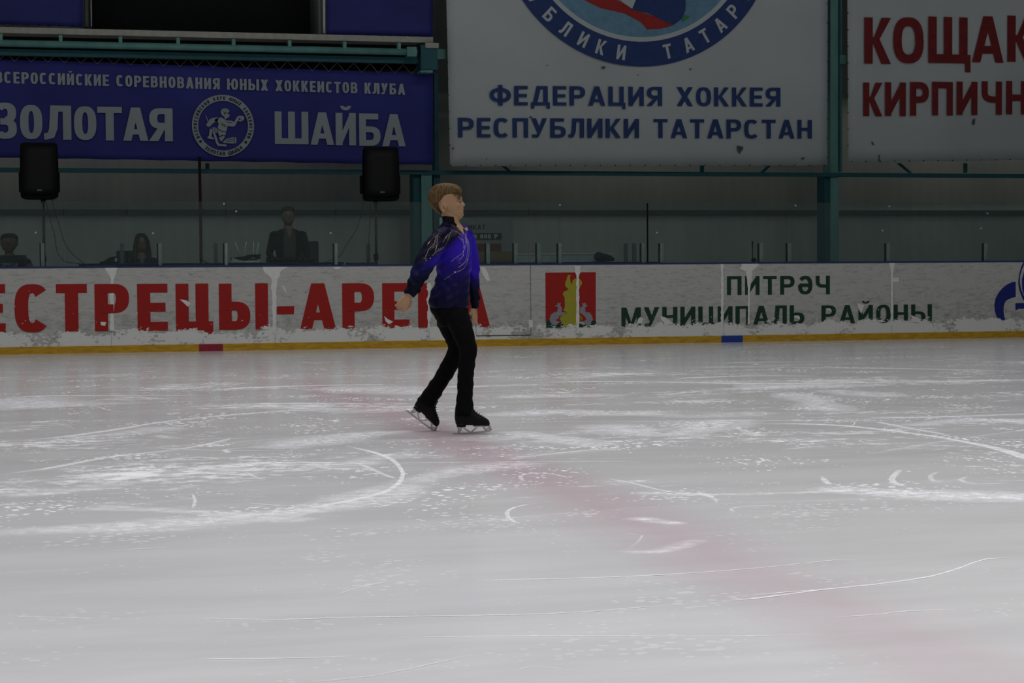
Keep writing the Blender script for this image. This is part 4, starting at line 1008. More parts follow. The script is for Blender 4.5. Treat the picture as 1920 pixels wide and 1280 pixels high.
TRUNK = [(415, 832.5, 853, .052), (421, 826.5, 858, .062), (427, 820.5, 867, .085), (432, 817.5, 875, .108), (438, 816, 880, .13), (446, 816.5, 883, .145), (458, 818, 884, .145), (472, 818.5, 885, .138), (488, 818.5, 885, .130), (502, 818.5, 884, .120),
         (516, 818, 882, .110), (530, 815, 881, .106), (545, 809, 880, .114), (558, 804.5, 879.5, .124), (567, 802.5, 879, .131)]
NARM = [(835, 433, 10, -.09, .045), (826, 443, 16.5, -.13, .055), (815, 462, 20, -.15, .058), (803, 482, 20, -.165, .056), (793, 500, 19, -.18, .053), (785, 517, 16.5, -.195, .048), (778, 531, 14, -.21, .042), (771, 545, 11.5, -.22, .035), (766.5, 553.5, 9.8, -.225, .030)]
FARM = [(869, 430, 9, .10, .045), (875, 439, 12.5, .13, .052), (879, 458, 14.5, .145, .055), (882.5, 478, 15, .15, .054), (885, 500, 14.2, .15, .050), (887.5, 520, 11.8, .145, .045), (888.8, 540, 10.2, .14, .038), (889.5, 558, 10.0, .135, .034), (889.5, 572, 8.6, .13, .028), (889.5, 577.5, 8.2, .13, .027)]
def shrink(p, k=.86): return [(x, y, a*k, w, b*k) for x, y, a, w, b in p]
# --- the body: one continuous skin surface
bd = MB()
HEADR = [(347, 822, 852, .040), (350, 814, 859, .056), (356, 809, 863, .066), (362, 806.5, 864.5, .071), (368, 806, 865.2, .072), (373, 806.5, 865.6, .072), (377, 808, 865.0, .071), (381, 810, 865.0, .070), (386, 814, 866.3, .067), (391, 819, 867.2, .062),
         (396, 825, 867.4, .056), (401, 829, 867.8, .050), (405, 834, 867.6, .043), (409, 840, 866, .034), (412, 845, 862, .022)]
bd.loft(HS(HEADR, 2.15, 30, 0, .18))
def blob(px, py, a, b, c, w=0.0): bd.ell(sk(px, py, w), a*PXM, b, c*PXM)
bd.loft([[sk(x, y, 0)+UD*a*PXM*math.cos(u)+WD*b*math.sin(u) for u in [2*math.pi*q/12 for q in range(12)]] for x, y, a, b in
         ((864.6, 374, 1.6, .006), (866.0, 378, 2.2, .007), (867.4, 381, 3.0, .009), (868.6, 383.8, 3.9, .0125), (867.8, 386.3, 3.4, .014), (866.5, 387.6, 2.0, .008))])
blob(864.3, 371.5, 2.6, .045, 2.2); blob(867.2, 390.4, 2.5, .021, 1.7); blob(867.2, 394.4, 2.4, .019, 1.7); blob(866.0, 402.5, 3.6, .022, 3.8); blob(866.6, 398, 2.4, .03, 2.5)
blob(858, 385, 7, .03, 8, -.024); blob(858, 385, 7, .03, 8, .024); blob(861.5, 375.5, 3.2, .02, 1.8, -.036); blob(861.5, 375.5, 3.2, .02, 1.8, .036)
# ears
def ear(s):
    w = s*.071; pts = [(831, 381), (827.5, 384), (827, 388.5), (829, 393), (832.5, 396.5), (834.5, 396)]
    bd.tube([sk(x, y, w+s*.006) for x, y in pts], [.0065, .0075, .0075, .007, .007, .005], 8)
    bd.ell(sk(831.8, 388.5, w), 5*PXM, .006, 7.5*PXM); bd.ell(sk(835.5, 390, w+s*.002), 2.0*PXM, .006, 2.2*PXM)
ear(-1); ear(1)
bd.loft(P3([(838, 392, 14, 0, .05), (843, 403, 14, 0, .052), (846, 412, 14.3, 0, .05), (848.5, 422, 14.5, 0, .052), (852, 431, 18, 0, .07), (853, 440, 22, 0, .1)]))
bd.loft(HS([(y, l+2.5, r-2.5, b*.90) for y, l, r, b in TRUNK[3:]]+[(y, l+3, r-3, b*.88) for y, l, r, b in HIPS[2:5]]))
bd.loft(P3(shrink(NARM))); bd.loft(P3(shrink(FARM)))
bd.loft(P3(shrink(NEARLEG, .78)[:-1]+[(869, 780, 9, -.07, .03), (868, 788, 8, -.07, .025)])); bd.loft(P3(shrink(FARLEG, .78)[:-1]+[(798, 758, 8, .2, .03), (796, 765, 7, .2, .025)]))
# near hand: a loose fist pushed down and back; far hand hanging beside the thigh
hn = MB()
dn = (sk(754.0, 573, -.235)-sk(766.5, 553.5, -.225)).normalized()
hand(bd, sk(765.2, 555.5, -.226), dn, UD*.8+ZD*(-.4)+WD*.2, WD, L=.150, curls=(38, 98, 135), thumb=(.75, .5, .3), r=.0076)
df = (sk(889.5, 600, .115)-sk(889.5, 577, .13)).normalized()
hand(bd, sk(889.5, 579, .13), df, -UD*.35-WD*.9, -UD*.95+WD*.3, L=.150, curls=(25, 75, 120), thumb=(.8, .35, .5), r=.0076)
body = remesh(bd, 'body', M['skin'], person, .0032, 3, .5)

# face details
for s in (-1, 1):
    c = sk(859.6, 377.3, s*.030)
    e = MB(); 
    c = sk(859.9, 377.6, s*.0365); e.ell(c, .0110, .0115, .0070); eo = e.build('eye', M['eyew'], person, True)
    e = MB(); e.ell(c+(UD*.0075+WD*s*.005), .0046, .007, .0050); e.build('iris', M['iris'], eo, True)
    MB().tube([sk(864.6, 372.2, s*.014), sk(863.6, 371.3, s*.030), sk(861, 371.4, s*.046), sk(858, 372.6, s*.056)], [.002, .0032, .003, .0015], 8).build('eyebrow', M['brow'], person, True)
    MB().tube([sk(864.2, 376.2, s*.022), sk(862.8, 374.9, s*.035), sk(860.0, 375.5, s*.047), sk(857.6, 377.6, s*.054)], [.0015, .003, .003, .0015], 8).build('eyelid', M['lip'], person, True)
MB().tube([sk(864.0, 392.8, -.024), sk(866.9, 392.4, -.015), sk(868.9, 392.3, 0), sk(866.9, 392.4, .015), sk(864.0, 392.8, .024)], [.0008, .0028, .0030, .0028, .0008], 8).build('mouth', M['lip'], person, True)
MB().ell(sk(832.2, 389.5, -.0770), 1.6*PXM, .0025, 3.0*PXM).build('ear_shade', M['brow'], person, True)  # dark blob standing in for the shade inside the near ear
# --- hair
hb = MB()
hb.loft(HS([(343.2, 829, 843, .020), (344.3, 822, 850, .038), (346.3, 816, 857, .055), (349.5, 811, 862, .067), (354, 807.2, 865.5, .074), (359, 804.3, 866.8, .077), (363.5, 802.8, 866.4, .077)], 2.05, 30, 0, .15))
hb.loft(HS([(358, 805, 862, .076), (363.5, 802.8, 857, .0755), (368, 801.8, 848, .0755), (373, 801.6, 842, .0750), (377, 802.1, 834.5, .0742), (380, 803.2, 827, .0728), (384, 805.5, 825, .068), (388, 808.5, 824.5, .062), (393, 813.8, 825, .050), (398, 820, 827.5, .040), (402, 825, 830, .030)], 2.15, 30))
rnd = random.Random(12)
for k in range(34):     # fringe and crown tufts
    w = rnd.uniform(-.06, .06); x = rnd.uniform(838, 858)
    hb.tube([sk(x-6, 350+abs(w)*60, w), sk(x+3, 350.5+abs(w)*70, w), sk(min(x+10, 866.5-abs(w)*40), 359+abs(w)*40, w*1.05), sk(min(x+11, 867.2-abs(w)*60), 366+rnd.uniform(-2, 1.5), w*1.05)], [.008, .009, .008, .003], 6)
for k in range(26):
    a = rnd.uniform(-1, 1); x = rnd.uniform(806, 828); y = 352+rnd.uniform(0, 16)
    hb.tube([sk(x+8, y-4, a*.06), sk(x, y, a*.072), sk(x-1, y+9, a*.076)], [.006, .008, .003], 6)
hair = remesh(hb, 'hair', M['hair'], person, .0030, 2, .5)
# --- shirt
sb = MB(); sb.loft(HS(TRUNK+[(573, 803.5, 878.5, .132), (577, 808, 877, .130)], 2.25)); sb.loft(P3(NARM)); sb.loft(P3(FARM))
sb.ell(sk(784.5, 545.5, -.20), 5*PXM, .022, 5*PXM); sb.ell(sk(897, 560, .13), 5*PXM, .02, 6*PXM)
shirt = remesh(sb, 'shirt', M['shirt'], person, .005, 4, .5)
me = shirt.data
n = len(me.vertices); co = np.empty(n*3, np.float32); me.vertices.foreach_get('co', co); co = co.reshape(-1, 3)
# gentle cloth folds
for v in me.vertices:
    p = v.co; x, y = topx(p); w = (Vector(p)-SK).dot(WD)
    f = .0028*math.sin(x*.30-y*.14+w*14+math.sin(y*.09)*1.4)*max(0, min(1, (y-470)/30))+.0018*math.sin(y*.38+x*.22+w*9)
    v.co = p+v.normal*f
def neck_open(p):
    x, y = topx(p); w = (p-SK).dot(WD)
    if y > 443: return False
    # an open V at the throat, on the near front side
    return x > 856+(y-424)*.62 and x < 867.5+max(0, y-424)*.3 and y < 424+(x-856)*1.05 and w < .05
bm = bmesh.new(); bm.from_mesh(me)
kill = [f for f in bm.faces if neck_open(f.calc_center_median())]
bmesh.ops.delete(bm, geom=kill, context='FACES'); bm.to_mesh(me); bm.free()
def ramp(t, pts):
    t = max(pts[0][0], min(pts[-1][0], t))
    for (a, ca), (b, cb_) in zip(pts, pts[1:]):
        if t <= b:
            k = (t-a)/(b-a); k = k*k*(3-2*k); return [ca[i]*(1-k)+cb_[i]*k for i in range(3)]
    return list(pts[-1][1])
ROY = (.026, .010, .36); NAV = (.006, .006, .050); BLK = (.002, .003, .008); DSH = (.005, .004, .020); MIDB = (.014, .007, .15)
cols = np.ones((len(me.vertices), 4), np.float32)
for i, v in enumerate(me.vertices):
    x, y = topx(v.co); w = (v.co-SK).dot(WD)
    isn = (w < -.105 and x < 822) or x < 805          # near sleeve
    if isn and y > 440:
        c = ramp(y+(x-790)*.2, [(430, DSH), (462, DSH), (477, MIDB), (491, ROY), (509, NAV), (528, BLK), (600, BLK)])
    elif x > 879 and y > 440:
        c = ramp(y, [(430, ROY), (512, ROY), (532, NAV), (550, BLK), (600, BLK)])
    else:
        c = ramp(y, [(430, MIDB), (452, ROY), (475, ROY), (505, MIDB), (532, NAV), (560, (.004, .004, .026)), (590, (.004, .004, .022))])
    # dark yoke from the collar over the near shoulder
    yd = (x-855)*.62+(y-452)*.8
    if y < 505 and x < 865 and w < .06:
        k = max(0, min(1, .5-yd/14)); c = [c[q]*(1-k)+DSH[q]*k for q in range(3)]
    cols[i, :3] = c
at_ = me.color_attributes.new('dye', 'FLOAT_COLOR', 'POINT'); at_.data.foreach_set('color', cols.ravel())
# stand-up collar
cbm = MB(); rr = []
for x, y, a, b, u0 in ((851.0, 435, 19.5, .090, 22), (848.6, 427, 16.5, .066, 34), (846.4, 417, 15.4, .0565, 66), (845.2, 406.5, 15.4, .056, 70)):
    c = sk(x, y, 0)
    rr.append([c+UD*(a*PXM*math.cos(u))+WD*b*math.sin(u)+ZD*(-.006*math.cos(u)) for u in [math.radians(u0+q*(360-2*u0)/24) for q in range(25)]])
outer = rr; nr = 25
for i in range(3):
    for k in range(24): cbm.poly([outer[i][k], outer[i][k+1], outer[i+1][k+1], outer[i+1][k]])
col_o = cbm.build('collar', M['blackcollar'], person, True, fixn=False)
sm = col_o.modifiers.new('s', 'SOLIDIFY'); sm.thickness = .006; sm.offset = 0
bmesh_ = bmesh.new(); bmesh_.from_mesh(col_o.data); bmesh.ops.remove_doubles(bmesh_, verts=bmesh_.verts, dist=1e-5); bmesh_.to_mesh(col_o.data); bmesh_.free()
# --- trousers
tb = MB(); tb.loft(HS(HIPS, 2.25)); tb.loft(P3(NEARLEG)); tb.loft(P3(FARLEG))
trousers = remesh(tb, 'trousers', M['trouser'], person, .005, 4, .5)
for v in trousers.data.vertices:
    x, y = topx(v.co); f = .0016*math.sin(y*.33+x*.2+math.sin(x*.3)*1.5)+.0012*math.sin(y*.17-x*.25); v.co = v.co+v.normal*f
# --- boots and blades; drawn once in the front boot's frame, the trailing one turned heel-up
def frame(kind):
    if kind == 'front': return lambda x, y, w: sk(x, y, w-.07)
    ax, ay, bx, by = 849, 814.5, 919, 809; cx, cy, dx, dy = 764, 771.5, 813, 808.5
    sc_ = math.hypot(dx-cx, dy-cy)/math.hypot(bx-ax, by-ay)*1.06; an = math.atan2(dy-cy, dx-cx)-math.atan2(by-ay, bx-ax)
    def f(x, y, w):
        u, v = (x-bx)*sc_, (y-by)*sc_; return sk(dx+u*math.cos(an)-v*math.sin(an), dy+u*math.sin(an)+v*math.cos(an), w+.2)
    return f
def boot(kind, lab):
    g = frame(kind); b = MB()
    def ring(y0, y1, l, r, hb_, n=24, nx=2.4):     # slice from (l,y0) to (r,y1), may slope
        out = []
        for q in range(n):
            u = 2*math.pi*q/n; cx, sx = sgnp(math.cos(u), 2/nx), sgnp(math.sin(u), 2/nx)
            out.append(g((l+r)/2+(r-l)/2*cx, (y0+y1)/2+(y1-y0)/2*cx, hb_*sx))
        return out
    b.loft([ring(757, 757, 855, 886, .040), ring(764, 764, 853.5, 887.5, .042), ring(771, 770, 852.8, 890, .042), ring(777, 775, 852.5, 896, .041), ring(783, 780, 852.3, 905, .041), ring(788, 784.5, 853, 913.5, .041), ring(792, 789, 853.8, 917.5, .041), ring(795, 794, 854.8, 918.8, .041), ring(796.5, 797.5, 856, 917.8, .038)])
    up = remesh(b, 'ice_skate', M['boot'], person, .0035, 2, .5); up.name = 'ice_skate'; up['label'] = lab
    b = MB(); b.loft([ring(794, 794, 855.2, 875.5, .036), ring(801, 801, 857, 872.8, .031)])
    b.loft([ring(795.0, 796.5, 874, 918.3, .038), ring(795.8, 799.3, 884, 917.5, .036)])
    b.build('heel_and_sole', M['boot'], up, True)
    b = MB()
    for k in range(6):
        x = 888+k*4.2; y = 765.5+k*3.0; b.tube([g(x-5, y+3.4, -.033), g(x-2.2, y+1.2, -.018), g(x-1.0, y+.3, .004)], .0022, 6)
    b.build('laces', M['blackcollar'], up, True)
    b = MB(); t = .0022
    def pr(pts, tt=t): 
        q = [g(x, y, -tt) for x, y in pts]; b.prism(q, WD*2*tt)
    pr([(849, 812.8), (853, 811.6), (875, 810.4), (900, 808.4), (914, 806.0), (919, 803.5), (922.8, 804.6), (920, 808.2), (912, 810.4), (900, 811.9), (876, 813.4), (860, 814.8), (849, 815.0)])
    pr([(858, 801), (862.5, 801), (863.0, 811.3), (857.8, 811.8)]); pr([(866, 801), (869.5, 801), (882, 808.6), (879, 810.6)]); pr([(864, 801), (867, 801), (864.8, 808), (862, 808.5)])
    pr([(884.5, 810.8), (881, 810.2), (892, 800.6), (897, 799.8)]); pr([(903, 799.3), (907.5, 799), (914.5, 807), (909.5, 807.8)]); pr([(916.2, 797.5), (919, 797), (922.8, 804.6), (917, 806)]); pr([(911, 804), (917.5, 799.5), (918.5, 801.5), (912.5, 806)])
    pr([(856.5, 800.2), (873.5, 800.2), (873.5, 801.8), (856.5, 801.8)], .030); pr([(887, 798.2), (918, 798), (918, 799.8), (887, 800)], .030)
    b.build('blade', M['steel'], up)
    return up
boot('front', 'flat front skate with black boot and steel blade'); boot('back', 'trailing skate with the heel lifted')
# --- crystal trim on the shirt
dgv = shirt.data; bvh = BVHTree.FromPolygons([v.co.copy() for v in dgv.vertices], [tuple(p.vertices) for p in dgv.polygons])
cr = MB(); rnd = random.Random(5)
def gem(x, y, r):
    d = ray(x, y); h = bvh.ray_cast(CAM, d, 40)
    if h[0] is None: return
    nrm = h[1] if h[1].dot(d) < 0 else -h[1]
    c = h[0]+nrm*r*.3; a = nrm.cross(ZD).normalized(); bb_ = nrm.cross(a); k = rnd.uniform(0, 1)
    ring = [c+(a*math.cos(q*1.0472+k)+bb_*math.sin(q*1.0472+k))*r for q in range(6)]; top = c+nrm*r*.75
    cr.add(ring+[top], [(q, (q+1) % 6, 6) for q in range(6)])
def zz(pts): return [(780+x/9.146, 400+y/9.146) for x, y in pts]
curves = [[(524, 120), (640, 205), (740, 275), (850, 375), (890, 465), (918, 560), (908, 700), (870, 860), (820, 945), (740, 990), (665, 1010), (560, 1080), (480, 1140)],
 [(600, 190), (700, 260), (790, 330), (850, 400), (880, 480)], [(640, 290), (720, 325), (800, 372), (850, 420)], [(850, 410), (880, 520), (885, 640), (862, 790), (820, 860), (760, 900), (730, 915)], [(870, 430), (900, 540), (900, 640)],
 [(730, 400), (790, 460), (820, 530), (830, 620), (790, 690), (700, 740), (600, 830)], [(700, 310), (780, 390), (815, 470), (820, 520)], [(830, 560), (810, 720), (770, 780), (730, 812)], [(845, 430), (860, 520), (840, 620)],
 [(610, 305), (550, 360), (500, 430), (460, 500)], [(580, 350), (540, 470), (490, 570), (400, 630), (335, 660), (280, 730)], [(390, 330), (365, 420), (355, 540), (335, 660)],
 [(350, 380), (330, 480), (290, 550), (220, 610), (165, 740), (170, 830)], [(350, 375), (280, 430), (240, 480), (190, 550)], [(640, 290), (600, 310)]]
for cv in curves:
    pts = zz(cv)
    for (x0, y0), (x1, y1) in zip(pts, pts[1:]):
        nseg = max(1, int(math.hypot(x1-x0, y1-y0)/.72))
        for k in range(nseg):
            u = k/nseg; gem(x0+(x1-x0)*u+rnd.uniform(-.12, .12), y0+(y1-y0)*u, rnd.uniform(.0009, .0014))
for cv, nn, sp in ((curves[11], 60, 26), (curves[12], 70, 30), (curves[3], 50, 26), (curves[10], 50, 26), (curves[0], 40, 14), (curves[7], 30, 30), ([(440, 240), (400, 290), (330, 330), (270, 400)], 40, 26)):
    pts = cv
    for k in range(nn):
        i = rnd.randrange(len(pts)-1); u = rnd.random(); x = pts[i][0]*(1-u)+pts[i+1][0]*u+rnd.gauss(0, sp); y = pts[i][1]*(1-u)+pts[i+1][1]*u+rnd.gauss(0, sp)
        (X, Y), = zz([(x, y)]); gem(X, Y, rnd.uniform(.0008, .0012))
for x, y, r in ((212, 506, .0045), (245, 768, .003), (665, 1008, .0032), (524, 120, .003), (890, 465, .0028), (853, 378, .0026), (315, 460, .0025), (820, 855, .0025)):
    (X, Y), = zz([(x, y)]); gem(X, Y, r)
o = cr.build('crystal_trim', M['crystal'], person, False, fixn=False); o['kind'] = 'stuff'

# --- the three staff behind the boards
def staff(px, top_py, Y, seated, lab, cloth_m, inner_m, turn, lean=0.0, hs=1.14, hair='short', arms=((-.30, -.16), (.30, -.16)), hz=None, bulk=1.0):
    c = at(px, top_py, Y); fz = .15; X = Vector((1, 0, 0)).lerp(Vector((1, 0, 0)), 0); D = Vector((0, 1, 0))
    pe = empty('person', (c.x, Y, fz), lab, 'person'); top = c.z; ox = c.x
    def R(rows, n=22, nx=2.2): # (z below top, cx, cy, a, b)
        return [[Vector((ox+cx+a*sgnp(math.cos(u), 2/nx), Y+cy+b*sgnp(math.sin(u), 2/nx), top-z)) for u in [2*math.pi*q/n for q in range(n)]] for z, cx, cy, a, b in rows]
    hip = (top-fz-.62) if seated else .93
    H = top
    s = MB(); t = turn
    s.loft(R([(z, cx, cy, a*hs, b) for z, cx, cy, a, b in ((.0, 0, .01, .03, .04), (.02, 0, .01, .055, .07), (.06, 0, .01, .073, .09), (.11, 0, 0, .077, .094), (.15, 0, -.005, .074, .09), (.19, t*.2, -.015, .066, .075), (.22, t*.3, -.02, .050, .06), (.24, t*.3, -.025, .025, .035))]))
    s.ell((ox+t*.4, Y-.098, top-.135), .013, .02, .022, axes=(Vector((1, 0, 0)), D, ZD))
    s.ell((ox+t*.4, Y-.09, top-.17), .025, .012, .010, axes=(Vector((1, 0, 0)), D, ZD)); s.ell((ox, Y-.075, top-.105), .055, .014, .012, axes=(Vector((1, 0, 0)), D, ZD))
    for sx in (-1, 1): s.ell((ox+sx*.078*hs, Y+.005, top-.13), .010, .018, .03, axes=(Vector((1, 0, 0)), D, ZD))
    s.loft(R([(.19, 0, .01, .052, .055), (.25, 0, .015, .054, .056), (.30, 0, .015, .08, .07), (.34, 0, .015, .15, .09)]))
    tor = [(.29, 0, .02, .07, .065), (.315, 0, .02, .135, .085), (.35, 0, .015, .185, .11), (.42, 0, .01, .195, .125), (.52, 0, 0, .185, .125), (.64, 0, 0, .165, .115), (.76, 0, .01, .165, .115), (.86, 0, .01, .178, .125)]
    tor = [(z, cx+lean*(z-.3), cy, a*bulk, b*bulk) for z, cx, cy, a, b in tor]
    s.loft(R([(z, cx, cy, a*.88, b*.88) for z, cx, cy, a, b in tor]))
    j = MB(); j.loft(R(tor))
    tr = MB()
    for sx, (ex, ey) in zip((-1, 1), arms):
        S_ = Vector((ox+sx*.185*bulk, Y+.01, top-.37)); E_ = Vector((ox+ex, Y+.0+ey*.2, top-.64)); Wr = Vector((ox+ex*.86, Y+ey*1.3-.06, max(top-.82, 1.13) if True else 0))
        s.tube([S_, (S_+E_)/2, E_, (E_+Wr)/2, Wr], [.045, .042, .036, .032, .025], 12)
        j.tube([S_+Vector((-sx*.03, 0, .01)), S_, (S_+E_)/2, E_, (E_+Wr)/2, Wr.lerp(E_, .08)], [.05, .062, .058, .05, .046, .040], 14)
        hand(s, Wr, Vector((0, -1, -.15)), Vector((-sx, 0, 0)), -ZD, L=.18, curls=(15, 40, 60), r=.009)
    for sx in (-1, 1):
        h_ = Vector((ox+sx*.095+lean*.6, Y+.01, top-.88)) if not seated else Vector((ox+sx*.095+lean*.6, Y+.0, top-.86))
        if seated: k_ = h_+Vector((sx*.03, -.42, -.0)); a_ = Vector((k_.x, k_.y-.02, fz+.08))
        else: k_ = Vector((h_.x+sx*.01, h_.y-.01, fz+.48)); a_ = Vector((h_.x+sx*.02, h_.y+.02, fz+.08))
        s.tube([h_, (h_+k_)/2, k_, (k_+a_)/2, a_, a_-Vector((0, 0, .05))], [.075, .066, .05, .045, .036, .035], 12)
        tr.tube([h_, (h_+k_)/2, k_, (k_+a_)/2, a_], [.092, .080, .064, .06, .055], 14)
        f = MB(); f.ell((a_.x, a_.y-.06, fz+.04), .045, .13, .042, axes=(Vector((1, 0, 0)), D, ZD)); f.build('shoe', M['black'], pe, True)
    tr.loft(R([(.80, lean*.5, .01, .17, .12), (.90, lean*.6, .01, .18, .125), (.98, lean*.6, .01, .15, .11)]))
    remesh(s, 'body', M['skin_d'], pe, .008, 2); remesh(tr, 'trousers', M['black'], pe, .012, 2)
    jo = remesh(j, 'jacket' if inner_m else 'tee_shirt', M[cloth_m], pe, .010, 2)
    h = MB()
    if hair == 'short':
        h.loft(R([(z, cx, cy, a*hs, b) for z, cx, cy, a, b in ((-.012, 0, .01, .04, .05), (.0, 0, .01, .066, .08), (.03, 0, .01, .084, .098), (.055, 0, .022, .087, .09), (.085, 0, .038, .087, .078), (.12, 0, .05, .082, .062), (.16, 0, .055, .07, .05), (.20, 0, .055, .05, .03))]))
    else:
        h.loft(R([(-.015, 0, .02, .035, .05), (.0, 0, .02, .066, .08), (.04, 0, .03, .088, .085), (.10, 0, .055, .098, .07), (.18, 0, .06, .108, .065), (.26, 0, .06, .118, .065), (.34, 0, .07, .115, .06), (.42, 0, .085, .095, .05)]))
        for sx in (-1, 1):
            h.tube([Vector((ox, Y-.06, top+.005)), Vector((ox+sx*.05, Y-.085, top-.035)), Vector((ox+sx*.080, Y-.07, top-.10)), Vector((ox+sx*.092, Y-.065, top-.2)), Vector((ox+sx*.098, Y-.09, top-.32)), Vector((ox+sx*.09, Y-.12, top-.43))], [.02, .026, .028, .032, .034, .02], 10)
    remesh(h, 'hair', M['hair_dark'], pe, .008, 2)
    for sx in (-1, 1):
        MB().ell((ox+t*.25+sx*.031, Y-.086, top-.12), .011, .008, .006, axes=(Vector((1, 0, 0)), D, ZD)).build('eye', M['iris'], pe, True)
        MB().tube([(ox+t*.25+sx*.018, Y-.094, top-.100), (ox+t*.25+sx*.046, Y-.084, top-.102)], .003, 6).build('eyebrow', M['hair_dark'], pe, True)
    MB().tube([(ox+t*.4-.02, Y-.095, top-.172), (ox+t*.4+.02, Y-.095, top-.172)], .004, 6).build('mouth', M['lip'], pe, True)
    if inner_m == 'olive' or inner_m == 'paper':
        wd = .085 if inner_m == 'olive' else .03
        rows = [(.31, wd*.75), (.36, wd), (.5, wd*1.05), (.64, wd), (.84, wd)]
        q = MB(); g = []
        for z, a in rows:
            yy = Y-.128*bulk*(1 if z > .4 else .86)+.0
            g.append([Vector((ox+lean*(z-.3)+a*math.cos(u), yy+.03-.018*(1+math.sin(u)) , top-z)) for u in [math.pi*2*k/10 for k in range(10)]])
        q.loft(g).build('inner_shirt', M[inner_m if inner_m == 'olive' else 'postd'], pe, True)
        if inner_m == 'olive':
            q = MB(); q.prism([(ox-.035, Y-.128, top-.30), (ox+.035, Y-.128, top-.30), (ox+.012, Y-.140, top-.40), (ox, Y-.140, top-.42), (ox-.012, Y-.140, top-.40)], (0, .01, 0)); q.build('open_neckline', M['skin_d'], pe)
    if not inner_m:
        q = MB()
        nn = 10; pts_u = [(-.11+.22*k/nn) for k in range(nn+1)]
        for a, b_ in zip(pts_u, pts_u[1:]): q.poly([(ox+a, Y-.131*bulk+abs(a)*.15, top-.50), (ox+b_, Y-.131*bulk+abs(b_)*.15, top-.50), (ox+b_, Y-.131*bulk+abs(b_)*.15, top-.39), (ox+a, Y-.131*bulk+abs(a)*.15, top-.39)])
        pr_ = q.build('shirt_print', M['teeprint'], jo); sm_ = pr_.modifiers.new('s', 'SOLIDIFY'); sm_.thickness = .004
    return pe
staff(540, 389, 26.6, False, 'man in a black jacket over an olive shirt standing behind the table', 'jacket', 'olive', 0.0, arms=((-.27, -.16), (.26, -.10)), bulk=1.06)
staff(265, 439, 26.9, True, 'woman with long dark hair in a dark coat sitting behind the glass', 'navycoat', 'paper', 0.0, hair='long', arms=((-.25, -.14), (.24, -.14)), bulk=.9)
staff(17, 439, 27.0, True, 'man in a black printed tee shirt sitting behind the glass at the left edge', 'greytee', None, -.03, arms=((-.30, -.14), (.31, -.14)), bulk=1.2, hs=1.38)

# ------------------------------------------------------------------ snow swaths and blade tracks on the ice
def cr_(P, step):
    Q = []
    for i in range(len(P)-1):
        p0, p1, p2, p3 = P[max(i-1, 0)], P[i], P[i+1], P[min(i+2, len(P)-1)]
        n = max(2, int((p2-p1).length/step))
        for s_ in range(n):
            u = s_/n; Q.append(.5*((2*p1)+(p2-p0)*u+(2*p0-5*p1+4*p2-p3)*u*u+(3*p1-p0-3*p2+p3)*u**3))
    Q.append(P[-1]); return Q
_zc = [0.0006]
def ribbon(pts, width, strength, name='skate_track', world=False, soft=True):
    P = [Vector(p) for p in pts] if world else [ice(x, y) for x, y in pts]
    if len(P) < 2: return
    Q = cr_(P, .06 if width > .1 else .12); V = []; fa = []; _zc[0] += .00004; z = _zc[0]
    prof = ((-1, 0), (-.6, .55), (-.2, 1), (.2, 1), (.6, .55), (1, 0)) if soft else ((-1, .9), (1, .9))
    L = len(Q)-1
    if not soft: width *= 1.25
    for i, q in enumerate(Q):
        t = (Q[min(i+1, L)]-Q[max(i-1, 0)]); t.z = 0; t.normalize(); nrm = Vector((-t.y, t.x, 0))
        e = min(1, i/(L*.12+1e-6), (L-i)/(L*.12+1e-6)); wv = 1+.25*math.sin(i*.37+width*9)
        for o_, f in prof:
            p = q+nrm*o_*width*.5*wv*(1 if soft else max(e, .3)); V.append((p.x, p.y, z)); fa.append(f*strength*e)
    k = len(prof); Fc = [(i*k+j, i*k+j+1, (i+1)*k+j+1, (i+1)*k+j) for i in range(L) for j in range(k-1)]
    b = MB(); b.add(V, Fc); o = b.build(name, M['snow' if soft else 'track'], floor, fixn=False)
    o.data.attributes.new('fade', 'FLOAT', 'POINT').data.foreach_set('value', fa)
